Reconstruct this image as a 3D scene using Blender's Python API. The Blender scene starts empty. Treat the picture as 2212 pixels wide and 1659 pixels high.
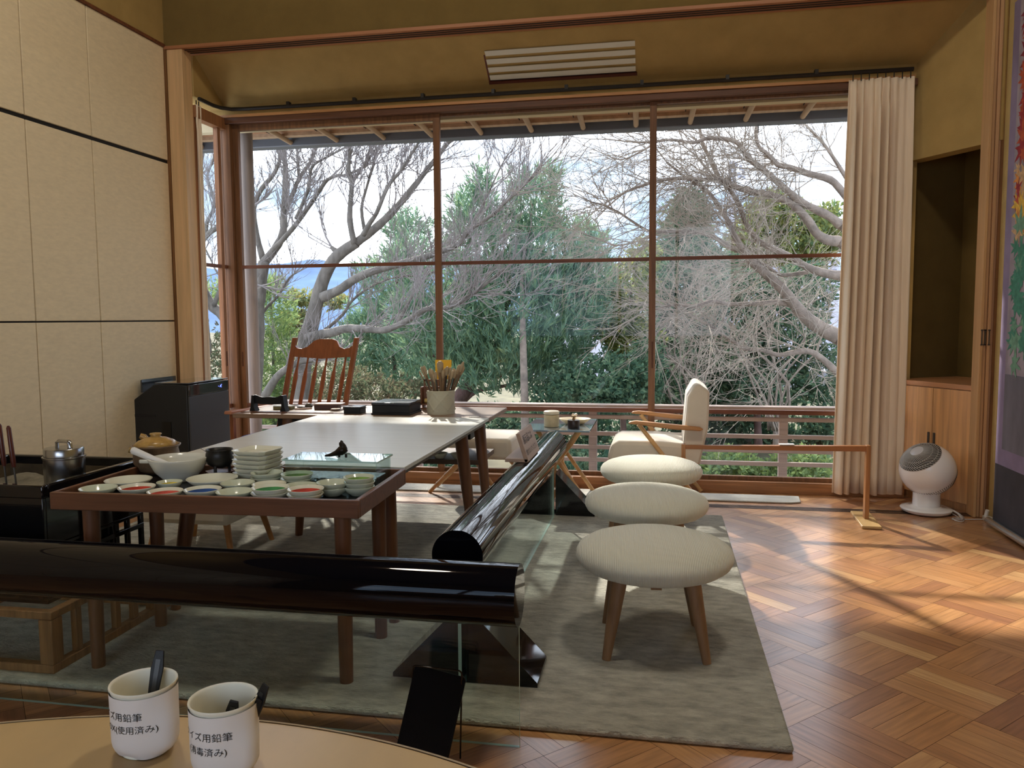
import bpy, math, random
from mathutils import Vector, Matrix, Euler

# ------------------------------------------------------------------ camera, sky, sun, exposure
C = bpy.context.scene.collection
scn = bpy.context.scene
PI = math.pi
F_PX, CX, CY, CAM_H = 1720.0, 1106.0, 829.5, 1.3
yaw, pitch, roll = math.radians(-10.6), math.radians(-4.7), math.radians(-0.4)
fwd = Vector((math.sin(yaw)*math.cos(pitch), math.cos(yaw)*math.cos(pitch), math.sin(pitch)))
rt0 = Vector((math.cos(yaw), -math.sin(yaw), 0)); up0 = rt0.cross(fwd)
rt = rt0*math.cos(roll) + up0*math.sin(roll)
up = -rt0*math.sin(roll) + up0*math.cos(roll)
cam_d = bpy.data.cameras.new('camera'); cam = bpy.data.objects.new('camera', cam_d); C.objects.link(cam)
cam_d.sensor_width = 36.0; cam_d.lens = F_PX/2212*36.0; cam_d.clip_start = 0.02; cam_d.clip_end = 2000
mw = Matrix((rt, up, -fwd)).transposed().to_4x4(); mw.translation = Vector((0, 0, CAM_H))
cam.matrix_world = mw
scn.camera = cam
scn.view_settings.view_transform = 'Standard'; scn.view_settings.look = 'None'
scn.view_settings.exposure = 0.62; scn.view_settings.gamma = 1.0; scn.view_settings.use_curve_mapping = False
scn.cycles.use_denoising = True
scn.cycles.max_bounces = 10; scn.cycles.diffuse_bounces = 5; scn.cycles.transparent_max_bounces = 24
scn.cycles.sample_clamp_indirect = 6.0

wd = bpy.data.worlds.new('sky'); scn.world = wd; wd.use_nodes = True
nt = wd.node_tree; nt.nodes.clear()
def wn(t, **k):
    n = nt.nodes.new(t)
    for a, b in k.items(): setattr(n, a, b)
    return n
tc = wn('ShaderNodeTexCoord'); mp = wn('ShaderNodeMapping'); mp.inputs['Scale'].default_value = (1, 1, 2.6)
nz = wn('ShaderNodeTexNoise'); nz.inputs['Scale'].default_value = 2.3; nz.inputs['Detail'].default_value = 6; nz.inputs['Roughness'].default_value = .55
rp = wn('ShaderNodeValToRGB'); rp.color_ramp.elements[0].position = .46; rp.color_ramp.elements[1].position = .66
rp.color_ramp.elements[0].color = (.085, .118, .165, 1); rp.color_ramp.elements[1].color = (.62, .66, .72, 1)
bg = wn('ShaderNodeBackground'); bg.inputs['Strength'].default_value = 6.6
wo = wn('ShaderNodeOutputWorld')
nt.links.new(tc.outputs['Generated'], mp.inputs['Vector']); nt.links.new(mp.outputs[0], nz.inputs['Vector'])
nt.links.new(nz.outputs[0], rp.inputs[0]); nt.links.new(rp.outputs[0], bg.inputs['Color']); nt.links.new(bg.outputs[0], wo.inputs[0])

sun_d = bpy.data.lights.new('sun', 'SUN'); sun_d.energy = 6.3; sun_d.angle = math.radians(1.3); sun_d.color = (1.0, .93, .82)
sun = bpy.data.objects.new('sun', sun_d); C.objects.link(sun)
sun.location = (-4, 12, 8)
sun.rotation_euler = Vector((.281, -.593, -.471)).to_track_quat('-Z', 'Y').to_euler()

def at(x, y, Y):
    """point seen at photo pixel x, y that stands at distance Y into the garden (trees only)"""
    d = rt*(x-CX) - up*(y-CY) + fwd*F_PX
    return Vector((0, 0, CAM_H)) + d*(Y/d.y)

# ------------------------------------------------------------------ helpers
class MB:
    def __init__(s): s.v = []; s.f = []; s.m = []; s.uv = []
    def add(s, vs, fs, mi=0, M=None):
        o = len(s.v)
        for p in vs:
            p = Vector(p)
            s.v.append(tuple(M @ p) if M else tuple(p))
        for f in fs: s.f.append([i+o for i in f]); s.m.append(mi)
        return s
    def box(s, x0, x1, y0, y1, z0, z1, mi=0, M=None):
        vs = [(x, y, z) for z in (z0, z1) for y in (y0, y1) for x in (x0, x1)]
        return s.add(vs, [(0,2,3,1),(4,5,7,6),(0,1,5,4),(2,6,7,3),(0,4,6,2),(1,3,7,5)], mi, M)
    def tube(s, pts, rad, n=8, mi=0, M=None, cap=True, sq=None):
        pts = [Vector(p) for p in pts]
        if not hasattr(rad, '__len__'): rad = [rad]*len(pts)
        vs = []; fs = []; prev = None
        for i, p in enumerate(pts):
            a = pts[max(i-1, 0)]; b = pts[min(i+1, len(pts)-1)]
            t = (b-a)
            if t.length < 1e-9: t = Vector((0, 0, 1))
            t.normalize()
            if prev is None:
                u = t.cross(Vector((0, 0, 1)))
                if u.length < .1: u = t.cross(Vector((0, 1, 0)))
            else: u = prev - t*prev.dot(t)
            u.normalize(); prev = u; w = t.cross(u)
            for k in range(n):
                an = 2*PI*k/n
                vs.append(p + (u*math.cos(an) + w*math.sin(an)*(sq or 1))*rad[i])
        for i in range(len(pts)-1):
            for k in range(n):
                k2 = (k+1) % n
                fs.append((i*n+k, i*n+k2, (i+1)*n+k2, (i+1)*n+k))
        if cap:
            fs.append(tuple(range(n-1, -1, -1))); b = (len(pts)-1)*n; fs.append(tuple(b+k for k in range(n)))
        return s.add(vs, fs, mi, M)
    def lathe(s, prof, n=32, c=(0, 0, 0), mi=0, M=None, sx=1, sy=1):
        vs = []; fs = []; idx = []
        for (r, z) in prof:
            if r < 1e-6: idx.append([len(vs)]*n); vs.append((c[0], c[1], c[2]+z))
            else:
                idx.append([len(vs)+k for k in range(n)])
                for k in range(n):
                    a = 2*PI*k/n; vs.append((c[0]+r*math.cos(a)*sx, c[1]+r*math.sin(a)*sy, c[2]+z))
        for i in range(len(prof)-1):
            for k in range(n):
                k2 = (k+1) % n; q = [idx[i][k], idx[i][k2], idx[i+1][k2], idx[i+1][k]]
                q2 = []
                for t in q:
                    if t not in q2: q2.append(t)
                if len(q2) > 2: fs.append(tuple(q2))
        return s.add(vs, fs, mi, M)
    def prism(s, poly, a0, a1, axis='z', mi=0, M=None):
        n = len(poly)
        def P(p, a):
            return {'z': (p[0], p[1], a), 'y': (p[0], a, p[1]), 'x': (a, p[0], p[1])}[axis]
        vs = [P(p, a0) for p in poly] + [P(p, a1) for p in poly]
        fs = [tuple(range(n-1, -1, -1)), tuple(range(n, 2*n))] + [(i, (i+1) % n, n+(i+1) % n, n+i) for i in range(n)]
        return s.add(vs, fs, mi, M)
    def build(s, name, mat, parent=None, smooth=True, bevel=0, world=False, ang=.7, recalc=True):
        me = bpy.data.meshes.new(name)
        vs = s.v
        if world and parent:
            Mi = (Matrix.Translation(parent.location) @ parent.rotation_euler.to_matrix().to_4x4()).inverted()
            vs = [tuple(Mi @ Vector(p)) for p in vs]
        me.from_pydata(vs, [], s.f)
        for m in (mat if isinstance(mat, (list, tuple)) else [mat]): me.materials.append(m)
        me.polygons.foreach_set('material_index', s.m)
        if recalc:
            import bmesh
            bm = bmesh.new(); bm.from_mesh(me); bmesh.ops.recalc_face_normals(bm, faces=bm.faces); bm.to_mesh(me); bm.free()
        if smooth:
            me.polygons.foreach_set('use_smooth', [True]*len(me.polygons)); me.set_sharp_from_angle(angle=ang)
        o = bpy.data.objects.new(name, me); C.objects.link(o)
        if parent: o.parent = parent
        if bevel:
            b = o.modifiers.new('bevel', 'BEVEL'); b.width = bevel; b.segments = 2; b.limit_method = 'ANGLE'; b.angle_limit = .6
            b.harden_normals = False
        return o

def tag(o, label, cat, group=None, kind=None):
    if label: o['label'] = label
    if cat: o['category'] = cat
    if group: o['group'] = group
    if kind: o['kind'] = kind
    return o
def thing(name, label, cat, loc=(0, 0, 0), rz=0, group=None):
    o = bpy.data.objects.new(name, None); C.objects.link(o); o.empty_display_size = .1
    o.location = loc; o.rotation_euler = (0, 0, rz)
    return tag(o, label, cat, group)
def struct(name, mb, mat, parent=None, **k):
    o = mb.build(name, mat, parent, **k)
    if not parent: o['kind'] = 'structure'
    return o
def sroot(name, loc=(0, 0, 0), rz=0):
    o = bpy.data.objects.new(name, None); C.objects.link(o); o.location = loc; o.rotation_euler = (0, 0, rz); o['kind'] = 'structure'
    return o
def dup(root, loc, rz=None, label=None):
    r = root.copy(); C.objects.link(r); r.location = loc
    if rz is not None: r.rotation_euler = (0, 0, rz)
    if label: r['label'] = label
    for ch in list(root.children):
        c = ch.copy(); C.objects.link(c); c.parent = r
        for g in list(ch.children):
            d = g.copy(); C.objects.link(d); d.parent = c
    return r
def rot(ax, deg): return Matrix.Rotation(math.radians(deg), 4, ax)
def T(x, y, z): return Matrix.Translation((x, y, z))

# ------------------------------------------------------------------ materials
def mat(name, col, rough=.5, metal=0, spec=.5, coat=0, noise=None, bump=None, trans=0, sheen=0, emit=None, ior=1.45):
    """noise=(scale xyz, detail, dark factor, light factor); bump=(scale xyz, strength, distance)"""
    m = bpy.data.materials.new(name); m.use_nodes = True; t = m.node_tree; b = t.nodes['Principled BSDF']
    b.inputs['Base Color'].default_value = (*col, 1); b.inputs['Roughness'].default_value = rough
    b.inputs['Metallic'].default_value = metal; b.inputs['Specular IOR Level'].default_value = spec
    b.inputs['Coat Weight'].default_value = coat; b.inputs['Coat Roughness'].default_value = .05
    b.inputs['Transmission Weight'].default_value = trans; b.inputs['Sheen Weight'].default_value = sheen
    b.inputs['IOR'].default_value = ior
    if emit: b.inputs['Emission Color'].default_value = (*emit[0], 1); b.inputs['Emission Strength'].default_value = emit[1]
    L = t.links.new
    if noise or bump: co = t.nodes.new('ShaderNodeTexCoord')
    if noise:
        mp = t.nodes.new('ShaderNodeMapping'); mp.inputs['Scale'].default_value = noise[0]; L(co.outputs['Object'], mp.inputs[0])
        n = t.nodes.new('ShaderNodeTexNoise'); n.inputs['Scale'].default_value = 1; n.inputs['Detail'].default_value = noise[1]; n.inputs['Roughness'].default_value = .6; L(mp.outputs[0], n.inputs[0])
        r = t.nodes.new('ShaderNodeValToRGB'); r.color_ramp.elements[0].position = .3; r.color_ramp.elements[1].position = .7
        r.color_ramp.elements[0].color = (*[c*noise[2] for c in col], 1); r.color_ramp.elements[1].color = (*[min(c*noise[3], 1) for c in col], 1)
        L(n.outputs[0], r.inputs[0]); L(r.outputs[0], b.inputs['Base Color'])
    if bump:
        mp2 = t.nodes.new('ShaderNodeMapping'); mp2.inputs['Scale'].default_value = bump[0]; L(co.outputs['Object'], mp2.inputs[0])
        n2 = t.nodes.new('ShaderNodeTexNoise'); n2.inputs['Scale'].default_value = 1; n2.inputs['Detail'].default_value = 4; L(mp2.outputs[0], n2.inputs[0])
        bp = t.nodes.new('ShaderNodeBump'); bp.inputs['Strength'].default_value = bump[1]; bp.inputs['Distance'].default_value = bump[2]
        L(n2.outputs[0], bp.inputs['Height']); L(bp.outputs[0], b.inputs['Normal'])
    return m
def wood(name, col, ax='x', rough=.45, k=1.0, lo=.6, hi=1.25):
    s = {'x': (2.2, 45, 45), 'y': (45, 2.2, 45), 'z': (45, 45, 2.2)}[ax]
    s = tuple(c*k for c in s)
    return mat(name, col, rough, noise=(s, 6, lo, hi), bump=(tuple(c*2 for c in s), .12, .002))
def leafmat(name, cols, tr=.45):
    m = bpy.data.materials.new(name); m.use_nodes = True; t = m.node_tree; t.nodes.clear(); L = t.links.new
    g = t.nodes.new('ShaderNodeNewGeometry'); r = t.nodes.new('ShaderNodeValToRGB')
    while len(r.color_ramp.elements) < len(cols): r.color_ramp.elements.new(.5)
    for i, c in enumerate(cols):
        r.color_ramp.elements[i].position = i/(len(cols)-1); r.color_ramp.elements[i].color = (*c, 1)
    L(g.outputs['Random Per Island'], r.inputs[0])
    d = t.nodes.new('ShaderNodeBsdfDiffuse'); x = t.nodes.new('ShaderNodeBsdfTranslucent'); mx = t.nodes.new('ShaderNodeMixShader')
    mx.inputs[0].default_value = tr; L(r.outputs[0], d.inputs[0]); L(r.outputs[0], x.inputs[0]); L(d.outputs[0], mx.inputs[1]); L(x.outputs[0], mx.inputs[2])
    o = t.nodes.new('ShaderNodeOutputMaterial'); L(mx.outputs[0], o.inputs[0])
    return m
def glassmat(name, tint=(1, 1, 1), base=.012, edge=.55):
    m = bpy.data.materials.new(name); m.use_nodes = True; t = m.node_tree; t.nodes.clear(); L = t.links.new
    lw = t.nodes.new('ShaderNodeLayerWeight'); lw.inputs[0].default_value = .5
    pw = t.nodes.new('ShaderNodeMath'); pw.operation = 'POWER'; pw.inputs[1].default_value = 4.0; L(lw.outputs['Facing'], pw.inputs[0])
    ma = t.nodes.new('ShaderNodeMath'); ma.operation = 'MULTIPLY_ADD'; ma.inputs[1].default_value = edge; ma.inputs[2].default_value = base; L(pw.outputs[0], ma.inputs[0])
    tr = t.nodes.new('ShaderNodeBsdfTransparent'); tr.inputs[0].default_value = (*tint, 1)
    gl = t.nodes.new('ShaderNodeBsdfGlossy'); gl.inputs['Roughness'].default_value = .01
    mx = t.nodes.new('ShaderNodeMixShader'); L(ma.outputs[0], mx.inputs[0]); L(tr.outputs[0], mx.inputs[1]); L(gl.outputs[0], mx.inputs[2])
    o = t.nodes.new('ShaderNodeOutputMaterial'); L(mx.outputs[0], o.inputs[0])
    return m

M_frame = wood('frame_wood', (.20, .090, .036), 'z'); M_frame_h = wood('frame_wood_horizontal', (.17, .058, .026), 'x')
M_sill = wood('sill_wood', (.36, .16, .06), 'x')
M_post = wood('post_wood', (.66, .43, .22), 'z', .5, .7, .82, 1.12)
M_cab = wood('cabinet_wood', (.66, .36, .15), 'z', .4, .6, .75, 1.2)
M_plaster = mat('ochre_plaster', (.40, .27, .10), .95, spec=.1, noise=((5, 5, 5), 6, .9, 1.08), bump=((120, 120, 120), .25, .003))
M_plaster_d = mat('shaded_olive_plaster', (.18, .12, .04), .95, spec=.1, noise=((5, 5, 5), 6, .9, 1.08), bump=((120, 120, 120), .25, .003))  # darker olive plaster; backlit shade of the front wall put into the colour
M_plaster_r = mat('mustard_plaster', (.50, .37, .16), .95, spec=.1, noise=((8, 8, 8), 6, .9, 1.08), bump=((150, 150, 150), .35, .003))
M_panel = mat('paper_panel', (.76, .63, .42), .85, spec=.15, noise=((18, 18, 60), 8, .93, 1.05), bump=((200, 200, 200), .15, .001))
M_blackgap = mat('black_gap', (.012, .01, .009), .8)
M_track = mat('dark_track', (.03, .016, .012), .5)
M_rail_dk = mat('dark_metal', (.03, .027, .025), .4, .6)
M_glass = glassmat('window_glass')
M_bglass = glassmat('barrier_glass', (.92, .975, .955), .03)
M_teal = mat('glass_edge', (.50, .70, .66), .12, spec=.6)
M_black = mat('black_lacquer', (.006, .006, .007), .05, spec=.55)
M_gloss = mat('black_steel', (.003, .003, .005), .03, spec=.4)
M_matblk = mat('matt_black', (.010, .010, .011), .42, spec=.3)
M_walnut = wood('walnut', (.15, .062, .03), 'x', .35, lo=.7, hi=1.2)
M_walnut_z = wood('walnut_upright', (.16, .066, .032), 'z', .4, lo=.7, hi=1.2)
M_teak = wood('chair_teak', (.27, .085, .03), 'z', .3, lo=.7, hi=1.2)
M_top = mat('white_board', (.64, .65, .61), .30, noise=((3, 30, 3), 5, .93, 1.06))
M_deskw = wood('desk_wood', (.24, .15, .095), 'x', .38, lo=.8, hi=1.15)
M_cream = mat('porcelain', (.66, .66, .54), .14, coat=.3)
M_celadon = mat('celadon', (.52, .56, .44), .14, coat=.3)
M_mortar = mat('grey_porcelain', (.60, .60, .53), .2, coat=.2)
M_pestle = mat('white_porcelain', (.75, .74, .72), .2)
M_pot = mat('brown_stoneware', (.16, .10, .055), .4, noise=((20, 20, 20), 4, .6, 1.3))
M_lid = mat('ochre_glaze', (.40, .24, .07), .25, noise=((25, 25, 25), 5, .7, 1.25))
M_steel = mat('brushed_steel', (.40, .41, .43), .25, 1.0)
M_darksteel = mat('iron', (.10, .09, .08), .5, .8)
M_ash = mat('ash', (.20, .18, .13), .95, noise=((20, 20, 20), 5, .6, 1.2), bump=((60, 60, 60), .6, .01))
M_inner = mat('worn_copper', (.10, .075, .045), .5, .3, noise=((8, 8, 12), 5, .5, 1.5))
M_redh = wood('red_handle', (.10, .02, .012), 'z', .35)
M_soap = mat('pale_block', (.55, .47, .38), .5)
M_stool = None
M_cushion = mat('cream_cushion', (.66, .60, .50), .9, sheen=.3, noise=((6, 6, 6), 4, .95, 1.04), bump=((300, 300, 300), .2, .001))
M_ash_wood = wood('ash_wood', (.29, .165, .085), 'z', .45, .7, .75, 1.2)
M_bamboo = mat('bamboo', (.55, .33, .14), .35, noise=((9, 9, 9), 4, .75, 1.2))
M_honey = wood('honey_wood', (.46, .22, .08), 'x', .4, .8, .85, 1.15)
M_skyglass = mat('sky_tinted_glass', (.20, .28, .34), .08, spec=1.0, coat=1)  # dark glass; the sky's reflection is put into the pale blue base
M_wfan = mat('white_plastic', (.90, .89, .88), .18, coat=.4)
M_gfan = mat('grey_plastic', (.42, .41, .39), .35)
M_air = mat('charcoal_panel', (.050, .050, .053), .5)
M_airb = mat('black_casing', (.012, .012, .012), .5)
M_curt = mat('curtain_cloth', (.82, .69, .53), .92, sheen=.1, noise=((60, 60, 3), 4, .95, 1.05), bump=((500, 500, 500), .15, .001))
M_rug = mat('rug_pile', (.49, .485, .42), .97, spec=.05, sheen=.25, noise=((13, 30, 13), 10, .62, 1.28), bump=((50, 160, 50), 1.0, .02))
M_rug2 = mat('pale_rug_pile', (.55, .54, .49), .97, spec=.05, noise=((4, 14, 5), 8, .8, 1.1), bump=((80, 200, 80), .7, .01))
M_table = mat('maple_top', (.66, .47, .23), .3, noise=((7, 2.5, 5), 6, .88, 1.08))
M_edge = mat('table_edge', (.42, .32, .2), .4)
M_paper = mat('white_paper', (.74, .71, .70), .7)
M_cupin = mat('cup_inside', (.80, .78, .66), .55)
M_ink = mat('ink', (.012, .012, .012), .7)
M_signw = wood('sign_wood', (.38, .26, .19), 'y', .5, .6, .85, 1.1)
M_oak = wood('oak_plaque', (.45, .27, .13), 'x', .5, .8, .8, 1.15)
M_weather = wood('weathered_wood', (.40, .31, .27), 'x', .7, .6, .75, 1.15)
M_weatherz = wood('weathered_post', (.26, .21, .18), 'z', .75, .6, .7, 1.2)
M_eaveb = wood('eave_board', (.42, .22, .11), 'x', .7, .5, .7, 1.2)
M_rafter = wood('rafter_log', (.45, .30, .18), 'y', .6, .5, .8, 1.15)
M_gutter = mat('grey_gutter', (.14, .145, .155), .5)
M_creamp = mat('cream_plaster', (.62, .52, .33), .9)
M_pot2 = mat('carved_clay', (.42, .40, .30), .7)
M_yellow = mat('yellow_card', (.75, .42, .02), .6)
M_bristle = mat('bristle', (.34, .26, .16), .9)
M_bhandle = wood('brush_handle', (.20, .12, .06), 'z', .5)
M_bdark = mat('dark_brush_handle', (.045, .035, .03), .4)

# ------------------------------------------------------------------ floor of square basket parquet laid at 45 degrees
def parquet():
    me = bpy.data.meshes.new('floor'); vs = []; fs = []; uvs = []
    S = .3145; n = 4; g = .0007; ox, oy = .778, 3.364; rnd = random.Random(4)
    a = Vector((math.cos(math.radians(-45)), math.sin(math.radians(-45)))); b = Vector((math.cos(math.radians(45)), math.sin(math.radians(45))))
    for i in range(-28, 29):
        for j in range(-28, 29):
            c = Vector((ox, oy)) + a*(i+.5)*S + b*(j+.5)*S
            if not (-4.1 < c.x < 2.6 and -2.9 < c.y < 6.35): continue
            if c.y > 6.0 and c.x > 2.3: continue
            par = (i+j+1) % 2
            for k in range(n):
                lo = -S/2 + k*S/n + g; hi = -S/2 + (k+1)*S/n - g
                if par == 1: q = [(-S/2+g, lo), (S/2-g, lo), (S/2-g, hi), (-S/2+g, hi)]
                else: q = [(lo, -S/2+g), (lo, S/2-g), (hi, S/2-g), (hi, -S/2+g)]
                o = len(vs); u0 = rnd.random()*50; v0 = rnd.random()*50
                z = rnd.uniform(-.0003, 0)
                for t, (p, r) in enumerate(q):
                    w = c + a*p + b*r; vs.append((w.x, w.y, z))
                f = (o, o+1, o+2, o+3) if par == 1 else (o+3, o+2, o+1, o)
                fs.append(f)
                UV = [(u0, v0), (u0+S, v0), (u0+S, v0+S/n), (u0, v0+S/n)]
                uvs += [UV[v-o] for v in f]
    o = len(vs); vs += [(-4.2, -3, -.004), (2.7, -3, -.004), (2.7, 6.4, -.004), (-4.2, 6.4, -.004)]; fs.append((o, o+1, o+2, o+3)); uvs += [(0, 0)]*4
    vs += [(x, y, -.1) for x, y in ((-4.2, -3), (2.7, -3), (2.7, 6.2), (-4.2, 6.2))]; o += 4; fs.append((o+3, o+2, o+1, o)); uvs += [(0, 0)]*4
    me.from_pydata(vs, [], fs); ul = me.uv_layers.new(name='plank')
    for i, u in enumerate(uvs): ul.data[i].uv = u
    m = bpy.data.materials.new('parquet'); m.use_nodes = True; t = m.node_tree; B = t.nodes['Principled BSDF']; L = t.links.new
    g_ = t.nodes.new('ShaderNodeNewGeometry'); r = t.nodes.new('ShaderNodeValToRGB')
    cols = [(.30, .135, .068), (.41, .19, .08), (.50, .25, .10), (.39, .185, .085), (.53, .28, .12), (.46, .22, .095), (.64, .38, .17)]
    while len(r.color_ramp.elements) < len(cols): r.color_ramp.elements.new(.5)
    for i, c in enumerate(cols): r.color_ramp.elements[i].position = i/6; r.color_ramp.elements[i].color = (*c, 1)
    r.color_ramp.interpolation = 'CONSTANT' if False else 'LINEAR'
    L(g_.outputs['Random Per Island'], r.inputs[0])
    uvn = t.nodes.new('ShaderNodeTexCoord'); mp = t.nodes.new('ShaderNodeMapping'); mp.inputs['Scale'].default_value = (5, 70, 1); L(uvn.outputs['UV'], mp.inputs[0])
    n = t.nodes.new('ShaderNodeTexNoise'); n.inputs['Scale'].default_value = 1; n.inputs['Detail'].default_value = 7; L(mp.outputs[0], n.inputs[0])
    mx = t.nodes.new('ShaderNodeMix'); mx.data_type = 'RGBA'; mx.blend_type = 'OVERLAY'; mx.inputs[0].default_value = .55
    L(r.outputs[0], mx.inputs[6]); L(n.outputs[0], mx.inputs[7]); L(mx.outputs[2], B.inputs['Base Color'])
    n2 = t.nodes.new('ShaderNodeTexNoise'); n2.inputs['Scale'].default_value = 6; n2.inputs['Detail'].default_value = 4; L(uvn.outputs['Object'], n2.inputs[0])
    mr = t.nodes.new('ShaderNodeMapRange'); mr.inputs[3].default_value = .24; mr.inputs[4].default_value = .42; L(n2.outputs[0], mr.inputs[0]); L(mr.outputs[0], B.inputs['Roughness'])
    bp = t.nodes.new('ShaderNodeBump'); bp.inputs['Strength'].default_value = .12; bp.inputs['Distance'].default_value = .002; L(n.outputs[0], bp.inputs['Height']); L(bp.outputs[0], B.inputs['Normal'])
    B.inputs['Specular IOR Level'].default_value = .7; B.inputs['Coat Weight'].default_value = .7; B.inputs['Coat Roughness'].default_value = .22
    me.materials.append(m); me.materials.append(M_blackgap)
    me.polygons[-1].material_index = 1; me.polygons[-2].material_index = 1
    ob = bpy.data.objects.new('floor', me); C.objects.link(ob); ob['kind'] = 'structure'
parquet()
b = MB()
for y in (5.545, 5.58, 5.615): b.box(-3.48, 2.0, y-.009, y+.009, .0005, .002)
struct('trim_1', b, M_track)

# ------------------------------------------------------------------ walls
XL, XR = -3.63, 2.075
b = MB(); b.box(XL-.14, XL-.012, -2.8, 5.5, 0, 3.31)
struct('wall_left', b, M_blackgap)
b = MB()
ys = [5.495, 4.68, 4.125, 3.57, 3.01, 2.46, 1.92, 1.35, .78, .21, -.36, -.93, -1.5, -2.07, -2.8]
zs = [0, 1.297, 1.303, 2.472, 2.494, 3.315]
for i in range(len(ys)-1):
    for j in (0, 2, 4): b.box(XL-.02, XL, ys[i+1]+.0045, ys[i]-.0045, zs[j]+.002, zs[j+1]-.002)
struct('trim_2', b, M_panel, bevel=.003)
b = MB(); b.box(XL-.03, XL+.012, -2.8, 5.5, 3.315, 3.335); struct('trim_3', b, M_frame_h)
b = MB(); b.box(XL-.14, XL, -2.8, 5.5, 3.335, 5.0); struct('wall_left_upper', b, M_plaster)
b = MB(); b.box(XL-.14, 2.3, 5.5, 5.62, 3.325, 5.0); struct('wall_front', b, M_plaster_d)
b = MB(); b.box(XR, XR+.14, -2.8, 5.52, 0, 5.0); struct('wall_right', b, M_plaster_r)
b = MB(); b.box(XL-.14, XR+.14, -2.9, -2.8, 0, .9); b.box(XL-.14, XR+.14, -2.9, -2.8, 3.0, 5.0); b.box(XL-.14, -2.9, -2.9, -2.8, .9, 3.0); b.box(1.3, XR+.14, -2.9, -2.8, .9, 3.0)
struct('wall_back', b, M_plaster_d)
r = sroot('window_5', (-.8, -2.85, .9))  # unseen rear window, added to let in fill light
b = MB(); b.box(-2.1, 2.1, -.04, .04, 0, .06); b.box(-2.1, 2.1, -.04, .04, 2.04, 2.1)
for x in (-2.1, -1.05, 0, 1.05, 2.04): b.box(x, x+.06, -.04, .04, 0, 2.1)
b.build('window_frame', M_frame, r); b = MB(); b.box(-2.1, 2.1, -.004, .004, .05, 2.05); b.build('pane', M_glass, r, smooth=False)
b = MB(); b.box(XL-.14, XR+.14, -2.9, 5.62, 4.9, 5.0); struct('ceiling', b, wood('dark_ceiling_board', (.09, .055, .03), 'x', .7))
b = MB(); b.box(XR-.012, XR+.01, -2.8, 5.2, 0, .06); struct('baseboard_right', b, M_frame_h)

# lintel with three sliding grooves, posts
b = MB(); b.box(XL, 2.16, 5.49, 5.66, 3.298, 3.322)
struct('trim_4', b, wood('lintel_wood', (.40, .17, .075), 'x', .5, lo=.8, hi=1.1), bevel=.002)
b = MB()
for y in (5.53, 5.567, 5.604): b.box(-3.48, 1.97, y-.008, y+.008, 3.294, 3.2985)
struct('trim_5', b, M_track)
b = MB(); b.box(XL+.018, -3.488, 5.50, 5.62, 0, 3.298); struct('trim_6', b, M_post, bevel=.003)
b = MB(); b.box(XL-.1, XL+.016, 5.497, 5.56, 0, 3.298); struct('trim_7', b, wood('dark_jamb', (.22, .10, .035), 'z'))
r = sroot('door_1', (2.012, 5.56, 0))
for k in range(4):
    b = MB(); b.box(-.027+k*.021, -.009+k*.021, -.06+(k % 2)*.012, .06, .003, 3.295)
    o = b.build('door_leaf', wood('door_leaf_wood', (.56-.03*k, .33-.02*k, .15), 'z', .5, .5, .85, 1.12), r, bevel=.002)
    if k in (0, 1, 2):
        h = MB(); h.box(-.021+k*.021, -.015+k*.021, -.064+(k % 2)*.012, -.058, 1.11, 1.21)
        h.box(-.025+k*.021, -.011+k*.021, -.063+(k % 2)*.012, -.058, 1.11, 1.118); h.box(-.025+k*.021, -.011+k*.021, -.063+(k % 2)*.012, -.058, 1.202, 1.21)
        h.build('door_pull', M_darksteel, o)
b = MB(); b.box(2.060, 2.078, 5.50, 5.56, 0, 3.298); struct('trim_8', b, M_frame)

# nook: slanted wall with niche, sloping ceiling
RZ = math.atan2(-.865, .502); A0 = (1.71, 6.10, 0)
r = sroot('wall_niche', A0, RZ)
b = MB(); b.box(-.12, .70, 0, .12, 2.38, 3.45); b.build('wall_face', M_plaster, r)
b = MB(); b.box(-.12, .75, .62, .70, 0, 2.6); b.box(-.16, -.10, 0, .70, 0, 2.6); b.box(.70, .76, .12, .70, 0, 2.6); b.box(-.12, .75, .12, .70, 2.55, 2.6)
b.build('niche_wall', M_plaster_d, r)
b = MB(); b.add([(-3.95, 5.64, 3.34), (2.4, 5.64, 3.34), (2.4, 6.13, 3.0), (-3.95, 6.13, 3.0), (-3.95, 5.64, 3.45), (2.4, 5.64, 3.45), (2.4, 6.3, 3.1), (-3.95, 6.3, 3.1)],
    [(0, 1, 2, 3), (4, 7, 6, 5), (0, 4, 5, 1), (3, 2, 6, 7), (0, 3, 7, 4), (1, 5, 6, 2)])
struct('ceiling_nook', b, M_plaster)
b = MB(); b.box(-3.62, -3.50, 5.66, 6.12, 3.0, 3.40); struct('wall_nook_left', b, M_plaster)
b = MB(); b.box(-3.62, 1.75, 6.08, 6.22, 2.92, 3.05); b.box(1.66, 1.76, 6.13, 6.22, 0, 3.05); struct('wall_nook_front', b, M_plaster)

# cabinet in the niche
cb = thing('cabinet', 'low honey wood cabinet with two doors in the dark niche behind the fan', 'cabinet', A0, RZ)
b = MB(); b.box(-.09, .60, .012, .60, .05, .81); b.box(-.09, .60, .03, .55, 0, .05); b.build('body', M_cab, cb)
b = MB(); b.box(-.095, .61, -.006, .61, .812, .845); b.build('countertop', wood('cabinet_top', (.52, .25, .11), 'x', .4, .7, .85, 1.12), cb, bevel=.002)
for (u0, u1, hx) in ((-.06, .262, .240), (.267, .585, .286)):
    b = MB(); b.box(u0, u1, -.006, .012, .06, .806); d = b.build('door', M_cab, cb, bevel=.001)
    b = MB(); b.box(hx-.008, hx+.008, -.014, -.005, .42, .50); b.build('handle', M_darksteel, d, bevel=.003)

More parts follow.
